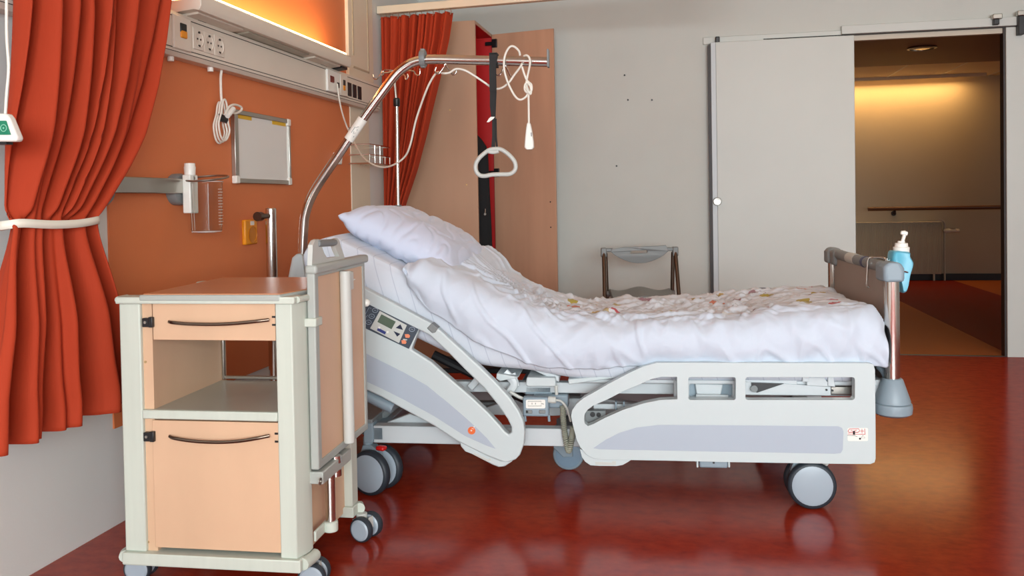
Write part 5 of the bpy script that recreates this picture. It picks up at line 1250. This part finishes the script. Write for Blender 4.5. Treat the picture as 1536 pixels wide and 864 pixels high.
MB().tube([(TX+.002, r0[0], mz0+.015), (TX+.002, r0[0], r1[1]-.0)], .0145, 18).build('guide_rod', M_chrome, tb_)
p = tx(484, 797, .0)
MB().box((CXR-.002, p[0]-.05, r1[1]+.0), (CXR+.006, r0[0]+.0, r1[1]+.03)).lathe([(.021, 0), (.021, .03)], (TX+.002, r0[0], r1[1]), 'z', 20).build('rod_foot', M_cart, tb_, bevel=.003)
# castors
castor(cab, ony(545, 785, 2.62).x, 2.62, .040, .055, True, -.3, forkz=ZB0+.004, space='w', mats=(M_lgrey, M_tyre, M_hub))
castor(cab, ony(455, 860, 2.25).x, 2.255, .040, .05, True, .1, forkz=ZB0+.004, space='w', mats=(M_lgrey, M_tyre, M_hub))
castor(cab, ony(203, 860, 2.25).x, 2.255, .040, .05, True, .1, forkz=ZB0+.004, space='w', mats=(M_lgrey, M_tyre, M_hub))
castor(cab, CXL+.05, 2.60, .040, .05, True, .3, forkz=ZB0+.004, space='w', mats=(M_lgrey, M_tyre, M_hub))

piv = cab.location.copy(); RZ = .045
cab.rotation_euler.z = RZ
tb_.location = piv + Matrix.Rotation(RZ, 3, 'Z') @ (tb_.location-piv); tb_.rotation_euler.z = RZ
# ================================================================ drip stand behind the bed
IY = 4.62
p = ony(597, 300, IY); top = ony(591, 118, IY); 
iv = thing('drip_stand', 'slim chrome drip stand with four wire hooks behind the bed', 'drip stand', (p.x+.02, IY, 0))
MB().tube([(p.x+.02, IY, .1), (p.x, IY, p.z), (ony(596, 200, IY).x, IY, ony(596, 160, IY).z)], .0095, 14).build('lower_tube', M_chrome, iv)
MB().tube([(ony(595.5, 162, IY).x, IY, ony(596, 162, IY).z), (top.x, IY, top.z+.02)], .0065, 12).build('upper_tube', M_chrome, iv)
c_ = ony(595, 153.5, IY); MB().lathe([(.016, -.022), (.018, -.018), (.018, .018), (.013, .024)], c_, 'z', 18).build('height_collar', M_dark, iv)
def ivp(l): return [ony(x, y, IY-(d if len(l) else 0)) for x, y, d in l]
for l in ([(592, 107, 0), (580, 109, .01), (572, 110, .02), (566, 118, .02), (561, 118, .02), (559, 112, .02)],
          [(592, 106, 0), (607, 106, .01), (620, 106.5, .01), (623, 111, .01), (628, 113, .01), (630, 108, .01), (629.5, 103, .01)],
          [(592, 108, 0), (602, 112, .06), (607, 113, .07), (609, 119, .08), (612, 116, .08), (611, 111, .08)],
          [(592, 106, 0), (585, 105.5, -.05), (577, 105, -.07), (575, 112, -.08), (572, 113, -.08), (573, 106, -.08)]):
    MB().tube(ivp(l), .0038, 8, 4).build('bag_hook', M_chrome, iv)
k = ony(597, 313, IY)
MB().lathe([(.019, -.02), (.019, .02)], (p.x+.001, IY, k.z), 'z', 16).build('clamp', M_grey, iv)
a, b = ony(562, 312.5, IY-.03), ony(598, 313, IY-.03)
MB().box((a.x, IY-.045, a.z-.014), (b.x-.03, IY-.025, a.z+.008)).tube([(b.x-.04, IY-.035, a.z-.002), (b.x, IY, a.z)], .007, 10).build('clamp_lever', M_lgrey, iv, bevel=.004)
MB().lathe([(.05, .07), (.05, .10), (.02, .13)], (p.x+.02, IY, 0), 'z', 20).build('base_hub', M_dark, iv)
for i in range(5):
    a_ = 2*PI*i/5+.3; q = (p.x+.02+.26*math.cos(a_), IY+.26*math.sin(a_))
    lg = MB().tube([(p.x+.02, IY, .085), (q[0], q[1], .075)], .014, 10).build('base_leg', M_steel, iv)
    MB().lathe([(.026, -.012), (.03, -.008), (.03, .008), (.026, .012)], (q[0], q[1], .030), 'y', 18).build('roller', M_tyre, lg); MB().tube([(q[0], q[1], .03), (q[0], q[1], .08)], .008, 8).build('roller_stem', M_steel, lg)

# ================================================================ light
w = bpy.data.worlds.new('daylight'); SC.world = w; w.use_nodes = True
bg = w.node_tree.nodes['Background']; bg.inputs['Color'].default_value = (.80, .92, 1.0, 1); bg.inputs['Strength'].default_value = 1.0
def area(nm, loc, rot, sx, sy, power, col, spread=180):
    l = bpy.data.lights.new(nm, 'AREA'); l.shape = 'RECTANGLE'; l.size = sx; l.size_y = sy; l.energy = power; l.color = col; l.spread = math.radians(spread)
    o = bpy.data.objects.new(nm, l); COL.objects.link(o); o.location = loc; o.rotation_euler = rot; return o
area('window_daylight', (1.8, YF-.25, 1.65), (math.radians(90), 0, 0), 4.7, 1.85, 600, (.87, .96, 1.0))
area('ceiling_lamp', (1.2, 4.7, CEIL-.03), (0, 0, 0), 2.4, .3, 12, (1, .72, .45))
area('corridor_wallwasher', (2.35, CW-.16, 2.462), (math.radians(-16), 0, 0), 1.9, .05, 22, (1, .62, .24))
dlp = onz(1383, 71, 2.44); area('corridor_downlight', (dlp.x, dlp.y, 2.428), (0, 0, 0), .1, .1, 2.5, (1, .80, .58))
SC.view_settings.view_transform = 'Standard'; SC.view_settings.look = 'None'
SC.view_settings.exposure = -0.1; SC.view_settings.gamma = 1.0; SC.view_settings.use_curve_mapping = False
